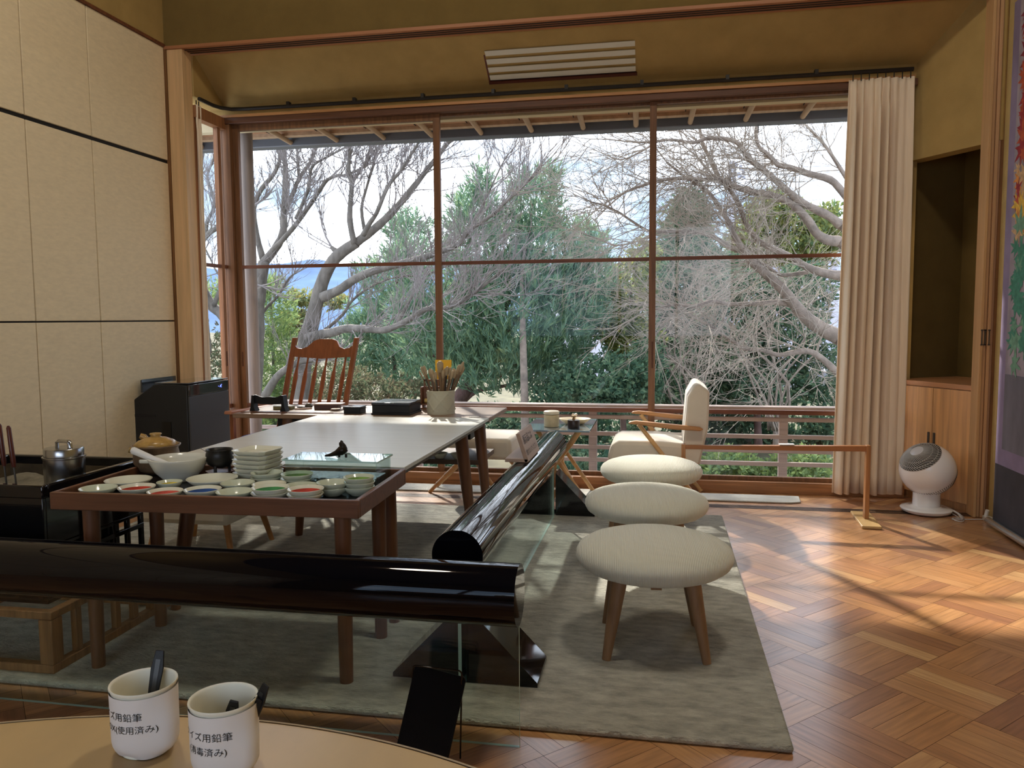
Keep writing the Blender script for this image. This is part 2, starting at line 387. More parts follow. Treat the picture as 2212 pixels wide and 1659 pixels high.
# ------------------------------------------------------------------ windows
def frame_x(name, parent, x0, x1, y, z0, z1, w, d, m, split=()):
    b = MB(); b.box(x0, x1, y-d/2, y+d/2, z0, z0+w); b.box(x0, x1, y-d/2, y+d/2, z1-w, z1)
    b.box(x0, x0+w, y-d/2, y+d/2, z0+w, z1-w); b.box(x1-w, x1, y-d/2, y+d/2, z0+w, z1-w)
    for s, h in split: b.box(x0+w, x1-w, y-d/2+.005, y+d/2-.005, s-h/2, s+h/2)
    return b.build(name, m, parent, bevel=.002, smooth=False)
b = MB(); b.box(-3.50, 1.72, 6.03, 6.2, 2.878, 2.925); struct('trim_9', b, wood('head_wood', (.12, .048, .022), 'x'), bevel=.003)
b = MB(); b.box(-3.50, 1.72, 6.03, 6.2, 0, .085); struct('trim_10', b, M_sill, bevel=.003)
b = MB(); b.box(-3.52, -3.435, 6.04, 6.2, .085, 2.878); struct('trim_11', b, M_frame, bevel=.002)
b = MB(); b.box(-3.52, 1.70, 6.018, 6.032, 2.925, 2.945); struct('trim_12', b, M_honey)
for i, (x0, x1, y) in enumerate(((-3.435, -1.695, 6.10), (-1.755, -.042, 6.125), (-.092, 1.70, 6.10))):
    r = sroot('window_%d' % (i+1), ((x0+x1)/2, y, .085))
    b = MB()
    w = .05
    for (a, c) in ((x0, x0+w), (x1-w, x1)): b.box(a, c, y-.018, y+.018, .085, 2.878)
    b.box(x0+w, x1-w, y-.018, y+.018, .085, .115); b.box(x0+w, x1-w, y-.018, y+.018, 2.83 if i == 0 else 2.862, 2.878)
    b.build('window_frame', M_frame, r, world=True, bevel=.002, smooth=False)
    b = MB(); b.box(x0+w, x1-w, y-.015, y+.015, 1.724, 1.750); b.box(x0+w, x1-w, y-.015, y+.015, .580, .612); b.build('glazing_bar', M_frame_h, r, world=True)
    b = MB(); b.box(x0+w, x1-w, y-.003, y+.003, .11, 2.865); b.build('pane', M_glass, r, world=True, smooth=False)
    if i == 0: hx = x0+.025
    elif i == 1: hx = x0+.025
    else: hx = x0+.03
    b = MB(); b.box(hx-.006, hx+.006, y-.0225, y-.017, .92, 1.12 if i == 2 else 1.04); b.build('finger_pull', mat('pull_recess', (.09, .03, .012), .6), r, world=True, bevel=.003)
r = sroot('window_4', (-3.5, 5.88, 0))
b = MB()
b.box(-3.54, -3.47, 5.62, 6.06, 2.835, 2.925); b.box(-3.54, -3.47, 5.62, 6.06, 0, .085)
for y0, y1 in ((5.62, 5.66), (5.945, 5.985)): b.box(-3.525, -3.485, y0, y1, .085, 2.835)
b.build('window_frame', wood('side_frame', (.30, .13, .05), 'z'), r, world=True, bevel=.002)
b = MB(); b.box(-3.52, -3.49, 5.66, 6.04, 1.724, 1.750); b.box(-3.52, -3.49, 5.66, 6.04, .58, .612); b.build('glazing_bar', M_frame_h, r, world=True)
b = MB(); b.box(-3.508, -3.502, 5.66, 6.04, .085, 2.835); b.build('pane', M_glass, r, world=True, smooth=False)
b = MB(); b.box(-3.487, -3.482, 5.958, 5.972, .93, 1.05); b.build('finger_pull', mat('pull_recess_side', (.09, .03, .012), .6), r, world=True)

# curtain rail and curtains
cr = thing('curtain_rail', 'thin dark curtain rail running along the ceiling above the big window', 'curtain rail', (-.9, 6.0, 2.95))
b = MB(); b.tube([(-3.46, 5.66, 2.978), (-3.46, 5.85, 2.978), (-3.44, 5.93, 2.978), (-3.38, 5.985, 2.978), (-3.28, 6.0, 2.978), (1.68, 6.0, 2.978)], .015, 6)
b.build('rail', M_rail_dk, cr, world=True)
for x in (-2.9, -2.35, -1.8, -1.25, -.7, -.15, .45, 1.05):
    b = MB(); b.box(x-.012, x+.012, 5.985, 6.03, 2.98, 3.012); b.build('bracket', M_rail_dk, cr, world=True)
def curtain(name, label, x0, x1, y, zt, zb, folds, amp, seed, flare=0, along='x', group=None):
    rn = random.Random(seed); n = folds*14; rows = 26
    ph = [rn.uniform(-1.3, 1.3) for _ in range(folds+2)]; am = [rn.choice([.15, .5, .9, 1.2, 1.6])*rn.uniform(.85, 1.15) for _ in range(folds+2)]
    vs = []; fs = []
    th = thing(name, label, 'curtain', ((x0+x1)/2, y, zb))
    def P(u, t):
        u = u+.055*math.sin(2*PI*u*1.0+1)*(1-abs(2*u-1))+.03*math.sin(2*PI*u*2.3)*(1-abs(2*u-1)); k = max(0, min(u, .9999))*folds; i = int(k); fr = k-i
        a = am[i]*(1-fr)+am[i+1]*fr; p = ph[i]*(1-fr)+ph[i+1]*fr
        top = max(0, 1-t/.06)
        s = math.sin(2*PI*k + p*(1-top)) ; s2 = math.sin(4*PI*k + 2*p + 1)*.18
        A = amp*a*(.5+.5*min(1, t*3)) if t > 0 else amp*.5
        off = A*(s+s2)*(1-.35*top) + .012*math.sin(t*4+u*9)
        xx = x0-flare*t + (x1-x0+flare*t)*u + .012*math.cos(2*PI*k+p)*t
        xx += -.02*math.exp(-((t-.055)/.03)**2)*0
        return (xx, off)
    for j in range(rows+1):
        t = (j/rows)**1.2; z = zt+(zb-zt)*t
        pinch = 1-.45*math.exp(-((t-.045)/.02)**2)
        for i in range(n+1):
            xx, off = P(i/n*.9999, t)
            vs.append((xx, y+off*pinch, z) if along == 'x' else (y+off*pinch, xx, z))
    for j in range(rows):
        for i in range(n): q = j*(n+1)+i; fs.append((q, q+1, q+n+2, q+n+1))
    b = MB(); b.add(vs, fs)
    if along != 'x': th.location = (y, (x0+x1)/2, zb)
    o = b.build('cloth', M_curt, th, world=True, recalc=False, ang=3)
    sd = o.modifiers.new('solid', 'SOLIDIFY'); sd.thickness = .003
    for k in range(folds):
        hooks = MB()
        x = x0+(x1-x0)*(k+.5)/folds
        if along == 'x': hooks.box(x-.003, x+.003, y-.003, y+.003, zt-.01, 2.965)
        else: hooks.box(y-.003, y+.003, x-.003, x+.003, zt-.01, 2.965)
        hooks.build('hook', M_rail_dk, th, world=True)
curtain('curtain', 'beige pleated floor-length curtain drawn open at the right of the big window', 1.262, 1.685, 5.985, 2.925, .035, 8, .040, 7, .055)
curtain('curtain', 'sliver of cream curtain behind the wooden post at the left window', 5.632, 5.70, -3.478, 2.93, .04, 2, .010, 5, .0, along='y')

# ceiling louvre
al = -math.degrees(math.atan2(.36, .49))
lv = thing('ceiling_vent', 'white slatted air vent set in the sloping ochre ceiling', 'vent', (-.735, 5.915, 3.158)); lv.rotation_euler = (math.radians(al), 0, 0)
b = MB(); b.box(-.545, .545, -.145, .145, -.004, .03); b.build('cavity', M_blackgap, lv)
b = MB(); b.box(-.55, .55, .128, .150, -.016, .004); b.box(-.55, -.538, -.15, .15, -.010, .004); b.build('frame', mat('vent_frame', (.11, .03, .018), .5), lv)
for y in (-.115, -.045, .025, .092):
    b = MB(); b.box(-.535, .54, -.024, .024, -.002, .002, M=T(0, y, -.014) @ rot('X', 10)); b.build('slat', mat('vent_white', (.66, .63, .52), .5), lv)

# ------------------------------------------------------------------ outside: veranda, railing, eave
b = MB(); b.box(-6, 3.2, 6.22, 7.05, -.25, -.16); struct('balcony_floor', b, M_weather)
rl = thing('balcony_railing', 'weathered wooden balcony railing outside the window with five thin rails', 'railing', (-1, 6.9, -.16))
b = MB(); b.box(-5.6, 3.1, 6.83, 6.95, .49, .556); b.build('handrail', M_weather, rl, world=True, bevel=.006)
for z in (.445, .30, .180, .070, -.055):
    b = MB(); b.box(-5.6, 3.1, 6.865, 6.905, z-.017, z+.017); b.build('rail', M_weather, rl, world=True, bevel=.004)
for x in (-5.33, -3.745, -2.16, -.575, 1.01, 2.6):
    b = MB(); b.box(x-.035, x+.035, 6.87, 6.93, -.16, .49); b.build('post', M_weather, rl, world=True, bevel=.004)
for x in (-3.5,):
    b = MB(); b.tube([(x, 6.42, -1.4), (x, 6.42, 3.1)], .055, 16)
    tag(b.build('veranda_post', M_weatherz), 'dark round veranda post standing outside the left window pane', 'post')
ev = sroot('roof_eave', (-1, 6.6, 3.0))
b = MB(); b.box(-6.0, 3.4, 6.22, 6.30, 2.865, 3.3); b.build('plaster_band', M_creamp, ev, world=True)
b = MB(); b.add([(-6, 6.3, 2.995), (3.4, 6.3, 2.995), (3.4, 6.9, 2.985), (-6, 6.9, 2.985), (-6, 6.3, 3.02), (3.4, 6.3, 3.02), (3.4, 6.9, 3.01), (-6, 6.9, 3.01)], [(0, 1, 2, 3), (4, 7, 6, 5), (0, 4, 5, 1), (3, 2, 6, 7), (0, 3, 7, 4), (1, 5, 6, 2)])
b.build('boards', M_eaveb, ev, world=True)
b = MB(); b.box(-6.0, 3.4, 6.84, 6.92, 2.955, 2.99); b.build('purlin', M_rafter, ev, world=True)
b = MB(); b.box(-6.0, 3.4, 7.03, 7.16, 2.905, 3.0); b.box(-6.0, 3.4, 6.85, 7.1, 3.0, 3.03); b.build('gutter', M_gutter, ev, world=True, bevel=.01)
b = MB(); b.add([(-6.2, 5.75, 3.55), (3.6, 5.75, 3.55), (3.6, 7.16, 3.06), (-6.2, 7.16, 3.06), (-6.2, 5.75, 4.1), (3.6, 5.75, 4.1), (3.6, 7.16, 3.12), (-6.2, 7.16, 3.12)],
    [(0, 1, 2, 3), (4, 7, 6, 5), (0, 4, 5, 1), (3, 2, 6, 7), (0, 3, 7, 4), (1, 5, 6, 2)]); b.build('roof_slope', M_gutter, ev, world=True)
for k in range(-4, 14):
    x = -3.384+.4515*k
    b = MB(); b.tube([(x+.02, 6.3, 2.962), (x, 7.03, 2.938)], [.026, .022], 10); b.build('rafter', M_rafter, ev, world=True)
for k in range(20):
    x = -5.8+.46*k
    b = MB(); b.box(x, x+.006, 6.3, 6.84, 2.981, 2.988); b.build('board_joint', M_blackgap, ev, world=True)
b = MB(); b.tube([(-4.05, 6.2, 3.0), (-4.35, 6.75, 2.88), (-4.6, 7.1, 2.80)], [.075, .07, .06], 14)
b.build('hip_rafter', M_rafter, ev, world=True)
for x in (-1.12, .79):
    b = MB(); b.tube([(x, 7.1, 2.91), (x, 7.1, 2.84)], .004, 5); b.build('rain_hook', M_gutter, ev, world=True)

# ------------------------------------------------------------------ rugs
b = MB(); b.box(-3.3, .40, 2.385, 5.225, .001, .024)
o = b.build('rug', M_rug, bevel=.01); tag(o, 'large grey-green wool rug under the tables and round stools', 'rug')
b = MB(); b.prism([(-2.9, 5.715), (.90, 5.715), (.97, 5.75), (.985, 5.93), (-2.9, 5.95)], .001, .012)
o = b.build('rug', M_rug2, bevel=.004); tag(o, 'narrow pale grey runner rug along the foot of the window', 'rug')

# ------------------------------------------------------------------ stools
M_stool = mat('ribbed_wool', (.66, .66, .56), .95, sheen=.3, spec=.1)
t = M_stool.node_tree; B = t.nodes['Principled BSDF']
co = t.nodes.new('ShaderNodeTexCoord'); wv = t.nodes.new('ShaderNodeTexWave'); wv.bands_direction = 'X'; wv.inputs['Scale'].default_value = 48; wv.inputs['Distortion'].default_value = .1
bp = t.nodes.new('ShaderNodeBump'); bp.inputs['Strength'].default_value = .5; bp.inputs['Distance'].default_value = .003
t.links.new(co.outputs['Object'], wv.inputs[0]); t.links.new(wv.outputs[0], bp.inputs['Height']); t.links.new(bp.outputs[0], B.inputs['Normal'])
st = thing('round_stool', 'round grey wool stool with four wooden legs, nearest of the three', 'stool', (-.02, 3.10, .023), .07, 'round wool stools in a row on the rug')
R = .305
prof = [(0, .292), (.16, .293), (.225, .298), (.268, .310), (.293, .328), (R-.001, .350), (R-.002, .368), (.293, .386), (.268, .403), (.225, .417), (.16, .428), (.08, .434), (0, .436)]
b = MB(); b.lathe(prof, 64); b.build('seat', M_stool, st, ang=3)
for sx, sy in ((-1, -1), (1, -1), (-1, 1), (1, 1)):
    b = MB(); p0 = Vector((sx*.135, sy*.13, .300)); p1 = Vector((sx*.185, sy*.185, 0))
    b.tube([p0, p0.lerp(p1, .5), p1], [.033, .026, .0175], 12, sq=.85); b.build('leg', M_ash_wood, st)
b = MB(); b.box(-.16, .16, -.02, .02, .265, .29); b.box(-.02, .02, -.16, .16, .265, .29); b.build('under_frame', M_ash_wood, st)
dup(st, (-.065, 3.96, .023), .12, 'round grey wool stool with four wooden legs, middle one of the three')
dup(st, (-.052, 4.82, .023), -.1, 'round pale wool stool with four wooden legs, farthest of the three beside the armchair')

# ------------------------------------------------------------------ barrier bars with glass
def barslot(b, L, axis):
    pass
def make_bar(name, label, p0, p1, r, slots=True):
    o = thing(name, label, 'barrier', ((p0[0]+p1[0])/2, (p0[1]+p1[1])/2, 0))
    d = Vector(p1)-Vector(p0); L_ = d.length; ang = math.atan2(d.y, d.x)
    Mx = T(*p0) @ Matrix.Rotation(ang, 4, 'Z')
    N = 64; ring = []
    for k in range(N):
        a = 2*PI*k/N; y = r*math.cos(a); z = r*math.sin(a)
        z = min(z, r*.985)
        ring.append((y, z))
    b = MB(); vs = [(0, y, z) for y, z in ring]+[(L_, y, z) for y, z in ring]
    b.add(vs, [(k, (k+1) % N, N+(k+1) % N, N+k) for k in range(N)]+[tuple(range(N-1, -1, -1)), tuple(range(N, 2*N))], M=Mx)
    b.build('tube', M_gloss, o, world=True, ang=.9)
    for s in (-1, 1):
        b = MB(); b.box(.0, L_, s*r*.17-.0012, s*r*.17+.0012, r*.96, r*.9875, M=Mx); b.build('seam', M_blackgap, o, world=True)
    return o
def glass_panel(parent, x0, x1, y0, y1, z0, z1):
    b = MB(); b.box(x0, x1, y0, y1, z0, z1)
    # narrow faces get the green edge colour
    big = max(x1-x0, y1-y0)
    for i, f in enumerate(b.f):
        P = [Vector(b.v[k]) for k in f]; area = (P[1]-P[0]).cross(P[2]-P[1]).length
        b.m[i] = 0 if area > .05*big else 1
    b.build('glass_panel', [M_bglass, M_teal], parent, world=True, smooth=False)
BA = make_bar('museum_barrier', 'long glossy black barrier tube with glass panel running across the foreground', (-3.1, 2.29, .474), (-.410, 2.29, .474), .093)
glass_panel(BA, -3.1, -.412, 2.284, 2.296, .0005, .40)
BB = make_bar('museum_barrier', 'glossy black barrier tube on wedge feet running back toward the window', (-.672, 2.56, .50), (-.672, 4.98, .50), .089)
glass_panel(BB, -.678, -.666, 2.58, 5.0, .026, .42)
for (y0, y1) in ((2.63, 2.86), (5.05, 5.24)):
    b = MB()
    xc = -.672
    b.prism([(xc-.262, .025), (xc-.262, .04), (xc-.012, .30), (xc-.009, .30), (xc-.009, .025)], y0, y1, 'y')
    b.prism([(xc+.009, .025), (xc+.009, .30), (xc+.012, .30), (xc+.275, .085), (xc+.292, .025)] if False else [(xc+.009, .025), (xc+.009, .30), (xc+.012, .30), (xc+.262, .04), (xc+.262, .025)], y0, y1, 'y')
    b.build('wedge_foot', M_black, BB, world=True, bevel=.004)
# text helper
def text_mesh(s, size):
    cu = bpy.data.curves.new('writing', 'FONT'); cu.body = s; cu.size = size; cu.align_x = 'LEFT'
    ob = bpy.data.objects.new('writing', cu); C.objects.link(ob)
    dg = bpy.context.evaluated_depsgraph_get(); dg.update()
    me = bpy.data.meshes.new_from_object(ob.evaluated_get(dg)); bpy.data.objects.remove(ob)
    vs = [v.co.copy() for v in me.vertices]; fs = [tuple(p.vertices) for p in me.polygons]
    return vs, fs
def add_text(mb, s, size, fn, off=(0, 0)):
    vs, fs = text_mesh(s, size); mb.add([fn(v.x+off[0], v.y+off[1]) for v in vs], fs)
# wooden notice on the bar
sg = thing('wooden_notice', 'small wooden L-shaped notice with Japanese text standing on the black barrier tube', 'sign', (-.672, 4.03, .589), 0)
Mf = T(.035, -.19, .004) @ rot('Z', 90) @ rot('X', 72)
b = MB(); b.box(0, .36, 0, .15, -.02, 0, M=Mf); b.build('face_board', M_signw, sg, bevel=.002)
b = MB(); b.box(-.085, .03, -.19, .17, .0, .018); b.build('base_board', M_signw, sg, bevel=.002)
b = MB()
add_text(b, '展示品には', .05, lambda x, y: Mf @ Vector((x, y, .001)), (.03, .088))
add_text(b, '触れないでください', .034, lambda x, y: Mf @ Vector((x, y, .001)), (.02, .03))
b.build('writing', M_ink, sg, smooth=False, recalc=False)

# ------------------------------------------------------------------ tables
tt = thing('tray_table', 'low walnut tray table with raised rim holding the paint dishes', 'table', (-1.55, 2.73, .024), math.radians(2.2))
TTO = (-1.55, 2.73, .024)
MT = T(1.555, -2.735, -.024)
b = MB(); b.box(-2.115, -1.02, 2.47, 3.0, .645, .660, M=MT); b.build('tabletop', M_matblk, tt)
b = MB(); b.box(-2.135, -1.0, 2.45, 2.468, .638, .700, M=MT); b.box(-2.135, -1.0, 3.002, 3.02, .638, .700, M=MT); b.box(-2.135, -2.117, 2.468, 3.002, .638, .700, M=MT); b.box(-1.018, -1.0, 2.468, 3.002, .638, .700, M=MT)
b.build('rim', M_walnut, tt, bevel=.003)
for x in (-2.055, -1.095):
    for y in (2.555, 2.955):
        b = MB(); b.tube([(x, y, .024), (x, y, .644)], [.024, .030], 14, M=MT); b.build('leg', M_walnut_z, tt)
lt = thing('work_table', 'long table with pale board top stretching from the paint dishes to the desk', 'table', (-1.57, 3.87, .024))
b = MB(); b.box(-2.13, -1.022, 3.065, 4.69, .683, .70); b.build('tabletop', M_top, lt, world=True, bevel=.002)
b = MB(); b.box(-2.10, -1.05, 3.10, 4.66, .655, .682); b.build('core', wood('tabletop_core', (.12, .09, .05), 'x'), lt, world=True)
b = MB(); b.box(-1.95, -1.2, 3.2, 3.24, .60, .655); b.box(-1.95, -1.2, 4.3, 4.34, .60, .655); b.box(-1.95, -1.91, 3.2, 4.34, .60, .655); b.box(-1.22, -1.18, 3.2, 4.34, .60, .655); b.build('apron', M_walnut, lt, world=True)
for (x, y, dx, dy) in ((-2.03, 3.17, -.08, -.06), (-1.14, 3.18, .04, -.05), (-2.03, 4.28, -.08, .06), (-1.095, 4.28, .05, .06)):
    b = MB(); b.tube([(x, y, .66), (x+dx*.5, y+dy*.5, .34), (x+dx, y+dy, .024)], [.038, .032, .022], 14); b.build('leg', M_walnut_z, lt, world=True)
dk = thing('desk', 'wooden desk set crosswise against the end of the long table before the window', 'desk', (-1.86, 4.97, .024))
b = MB(); b.box(-2.72, -1.022, 4.695, 5.27, .672, .70); b.build('desktop', M_deskw, dk, world=True, bevel=.004)
b = MB(); b.box(-2.45, -1.16, 4.78, 5.15, .55, .672); b.build('drawer_case', M_matblk, dk, world=True)
b = MB(); b.box(-2.05, -1.10, 4.76, 5.2, .395, .425); b.build('shelf', wood('shelf_wood', (.13, .08, .055), 'x'), dk, world=True)
for (x, y, dx, dy) in ((-2.38, 4.80, -.04, -.05), (-1.11, 4.80, .06, -.03), (-2.38, 5.16, -.04, .05), (-1.195, 5.16, .04, .03)):
    b = MB(); b.tube([(x, y, .672), (x+dx, y+dy, .024)], [.042, .026], 14, sq=.85); b.build('leg', M_walnut_z, dk, world=True)
for i, x in enumerate((-1.365, -1.245, -1.485)):
    b = MB(); b.lathe([(0, 0), (.028, 0), (.03, .004), (.052, .034), (.049, .034), (.028, .007), (0, .007)], 28)
    o = b.build('bowl', M_cream); o.location = (x, 4.80, .4255)
    tag(o, ['small white bowl on the shelf under the desk, middle of three', 'small white bowl on the shelf under the desk, nearest the desk leg', 'small white bowl on the shelf under the desk, farthest from the desk leg'][i], 'bowl', 'white bowls on the shelf under the desk')
b = MB(); b.prism([(-1.15, 4.705), (-1.09, 4.705), (-1.085, 4.735), (-1.155, 4.735)], .7, .7035)
tag(b.build('paper_label', mat('grey_label', (.35, .33, .30), .6)), 'small grey label lying on the desk by the right edge', 'label')

# paint dishes
PIG = {'red': (.42, .035, .018), 'rose': (.50, .07, .05), 'yellow': (.62, .47, .02), 'blue': (.01, .06, .26), 'green': (.04, .22, .07), 'moss': (.14, .24, .08), 'grey': (.22, .28, .28), 'lime': (.30, .33, .03), 'leaf': (.16, .30, .07)}
PM = {k: mat('pigment_'+k, v, .8, spec=.15, noise=((30, 30, 30), 5, .55, 1.5)) for k, v in PIG.items()}
def dish(x, y, z, r, pig, label, m=M_cream, fill=.86, hgt=.032):
    o = thing('paint_dish', label, 'dish', (x, y, z), 0, 'paint dishes on the tray table')
    b = MB(); b.lathe([(0, .001), (r*.5, .001), (r*.52, 0), (r*.55, .003), (r*.8, hgt*.40), (r, hgt), (r*.985, hgt+.0015), (r*.955, hgt), (r*.76, hgt*.5), (r*.5, .007), (0, .006)], 40)
    b.build('bowl', m, o, ang=3)
    if pig:
        q = fill; b = MB(); zt = {.86: hgt*.68, .6: .010, .5: .009}.get(fill, hgt*.6)
        b.lathe([(0, zt+.0008), (r*q*.99, zt+.0006), (r*q, zt-.001), (r*q*.9, zt-.003), (0, zt-.003)], 32, sx=1, sy=.97); b.build('pigment', PM[pig], o, ang=3)
    return o
ZT = .660
D = [(-2.025, 2.552, .066, None, 'plain white paint dish in the near left corner of the tray', M_celadon, 1),
 (-2.015, 2.708, .086, None, 'wide cream paint dish behind the left red dish', M_cream, 1),
 (-1.895, 2.590, .066, 'red', 'paint dish of brick red pigment, at the left between the plain dishes', M_cream, 1),
 (-1.828, 2.690, .047, 'yellow', 'small paint dish of bright yellow pigment before the mortar', M_celadon, 1),
 (-1.745, 2.540, .062, 'rose', 'paint dish of rose red pigment left of the blue dish', M_cream, 1),
 (-1.628, 2.590, .066, 'blue', 'paint dish of deep blue pigment on the tray', M_cream, 1),
 (-1.708, 2.785, .096, None, 'widest cream plate lying before the small black cauldron', M_cream, 1),
 (-1.562, 2.716, .063, None, 'plain celadon dish between the wide plate and the yellow-green dish', M_celadon, 1),
 (-1.493, 2.575, .066, None, 'plain white dish between the blue and the bright green dish', M_celadon, 1),
 (-1.508, 2.838, .062, 'grey', 'upper of two dishes by the square plates, with blue-grey wash', M_celadon, 2),
 (-1.432, 2.712, .063, 'lime', 'cream dish with a little yellow-green pigment', M_cream, 1),
 (-1.360, 2.580, .066, 'green', 'upper dish of bright green pigment at the front rim of the tray', M_cream, 2),
 (-1.378, 2.830, .062, 'moss', 'upper dish of mossy green pigment before the glass box', M_celadon, 2),
 (-1.304, 2.708, .062, None, 'plain pale dish behind the red stack of dishes', M_celadon, 1),
 (-1.225, 2.578, .064, 'red', 'upper dish of dark red pigment in a stack beside the wooden plaque', M_cream, 2),
 (-1.176, 2.700, .060, None, 'upper plain dish of the pair between the red and leaf green stacks', M_celadon, 2),
 (-1.082, 2.722, .057, 'leaf', 'topmost dish with leaf green pigment in the stack of three', M_celadon, 3)]
for (x, y, r_, pg, lab, m, k) in D:
    for i in range(k):
        topm = i == k-1
        if topm: l = lab
        else:
            under = {'grey': 'blue-grey washed dish', 'green': 'bright green dish', 'moss': 'mossy green dish', 'red': 'dark red dish', None: 'plain dish beside the red stack', 'leaf': 'leaf green dish'}[pg]
            l = ('lower' if k == 2 else ['lowest', 'middle'][i]) + ' plain dish stacked under the ' + under
        dish(x+(.002 if i % 2 else 0), y, ZT+.0175*i, r_, pg if topm else None, l, m, .5 if pg in ('lime', 'grey') else .86)
# other things on the tray
sp = thing('square_plate', 'topmost square white plate of the tall stack on the tray', 'plate', (-1.590, 2.925, ZT), -.12, 'stacked square white plates')
b = MB()
def octo(h, c): return [(-h+c, -h), (h-c, -h), (h, -h+c), (h, h-c), (h-c, h), (-h+c, h), (-h, h-c), (-h, -h+c)]
def sqplate(b):
    o0 = octo(.066, .016); o1 = octo(.080, .020); o2 = octo(.0765, .019); o3 = octo(.064, .015)
    vs = [(x, y, 0) for x, y in o0]+[(x, y, .019) for x, y in o1]+[(x, y, .019) for x, y in o2]+[(x, y, .005) for x, y in o3]
    fs = [tuple(range(7, -1, -1)), tuple(range(24, 32))]
    for a in (0, 8, 16):
        for k in range(8): fs.append((a+k, a+(k+1) % 8, a+8+(k+1) % 8, a+8+k))
    b.add(vs, fs)
sqplate(b); pm = b.build('plate_body', M_cream, sp, bevel=.001)
sp.location.z = ZT+6*.0178
nm = ['lowest', 'second from the bottom', 'third from the bottom', 'middle', 'third from the top', 'second from the top']
for i in range(6):
    dup(sp, (-1.590+.002*(i % 3-1), 2.925+.002*(i % 2), ZT+i*.0178), -.12+.01*(i % 3-1), 'square white plate in the tall stack on the tray, ' + nm[i])
mo = thing('mortar', 'pale grey porcelain mortar with pouring lip on the tray table', 'mortar', (-1.903, 2.868, ZT))
b = MB(); b.lathe([(0, 0), (.062, 0), (.066, .004), (.062, .010), (.092, .040), (.112, .080), (.117, .092), (.115, .095), (.107, .094), (.100, .075), (.075, .035), (.03, .018), (0, .016)], 48)
b.build('bowl', M_mortar, mo, ang=3)
b = MB(); b.prism([(-.108, -.026), (-.146, -.010), (-.146, .010), (-.108, .026)], .078, .093, M=rot('Z', 28)); b.build('lip', M_mortar, mo, bevel=.005)
ps = thing('pestle', 'white porcelain pestle leaning in the mortar', 'pestle', (-1.903, 2.868, ZT+.03))
b = MB(); b.tube([(.045, -.012, .0), (.01, -.018, .018), (-.085, -.05, .065), (-.150, -.075, .100), (-.156, -.078, .103)], [.016, .0125, .0125, .0150, .009], 16); b.build('rod', M_pestle, ps)
po = thing('lidded_pot', 'brown earthen pot with ochre lid behind the mortar', 'pot', (-2.085, 2.987, ZT+.0001))
b = MB(); b.lathe([(0, 0), (.045, 0), (.075, .02), (.090, .05), (.090, .085), (.086, .108), (.096, .117), (.098, .122), (.092, .123), (.084, .112), (0, .11)], 40); b.build('body', M_pot, po, ang=3)
b = MB(); b.lathe([(0, .122), (.085, .120), (.089, .124), (.070, .140), (.040, .152), (.022, .155), (.019, .160), (.025, .168), (.021, .171), (0, .169)], 40); b.build('lid', M_lid, po, ang=3)
b = MB(); b.tube([(-.06, .03, .135), (-.075, .028, .148), (-.088, .02, .155)], [.010, .014, .011], 12); b.tube([(-.09, 0, .09), (-.115, -.02, .10)], [.012, .012], 10); b.build('handle', M_lid, po)
ws = thing('wooden_stand', 'small dark carved stand under the little black cauldron', 'stand', (-1.757, 2.925, ZT))
b = MB(); n6 = [(.062*math.cos(a*PI/3+.2), .062*math.sin(a*PI/3+.2)) for a in range(6)]; b.prism(n6, .024, .032); b.prism([(x*.86, y*.86) for x, y in n6], .006, .024); b.build('top', mat('dark_rosewood', (.05, .014, .010), .25), ws, bevel=.002)
for a in range(6):
    b = MB(); x, y = n6[a]; b.tube([(x*.9, y*.9, .024), (x*.95, y*.95, 0)], [.006, .008], 8); b.build('foot', mat('dark_rosewood_foot', (.05, .014, .010), .25), ws)
ca = thing('cauldron', 'little black iron cauldron on three legs standing on the carved stand', 'pot', (-1.757, 2.925, ZT+.0322))
b = MB(); b.lathe([(0, .012), (.025, .014), (.046, .028), (.055, .050), (.054, .070), (.050, .083), (.053, .086), (.053, .089), (.048, .088), (.045, .07), (.03, .03), (0, .022)], 36); b.build('bowl', mat('black_iron', (.02, .019, .018), .4, .5), ca, ang=3)
for a in (-2.1, 0, 2.1):
    b = MB(); x, y = math.cos(a-1.57), math.sin(a-1.57); b.tube([(x*.032, y*.032, .024), (x*.036, y*.036, .012), (x*.036, y*.036, 0)], [.011, .006, .006], 8); b.build('leg', mat('black_iron_leg', (.02, .019, .018), .4, .5), ca)
b = MB(); b.tube([(-.03, -.02, .07), (-.062, -.035, .096)], .0018, 6); b.build('skewer', M_steel, ca)
# glass box with lid and bird
gb = thing('glass_box', 'clear glass box with green-edged glass lid on the tray', 'box', (-1.235, 2.90, ZT))
b = MB()
for (x0, x1, y0, y1) in ((-.185, .185, -.08, -.076), (-.185, .185, .076, .08), (-.185, -.181, -.076, .076), (.181, .185, -.076, .076)): b.box(x0, x1, y0, y1, .002, .100)
b.box(-.185, .185, -.08, .08, 0, .003); b.build('body', glassmat('box_glass', (.90, .95, .93), .06), gb, smooth=False)
b = MB(); b.box(-.192, .192, -.088, .088, .1005, .107)
for i, f in enumerate(b.f): b.m[i] = 0 if i < 2 else 1
b.build('lid', [glassmat('lid_glass', (.85, .95, .92), .10), M_teal], gb, smooth=False)
b = MB(); b.box(-.17, .17, -.068, .068, .004, .035); b.build('foil_block', mat('silver_foil', (.55, .58, .60), .22, .9, noise=((40, 40, 40), 3, .4, 1.3), bump=((60, 60, 60), .8, .01)), gb)
bd = thing('bird_paperweight', 'dark bronze bird figurine perched on the glass box lid', 'figurine', (-1.225, 2.885, ZT+.1075))
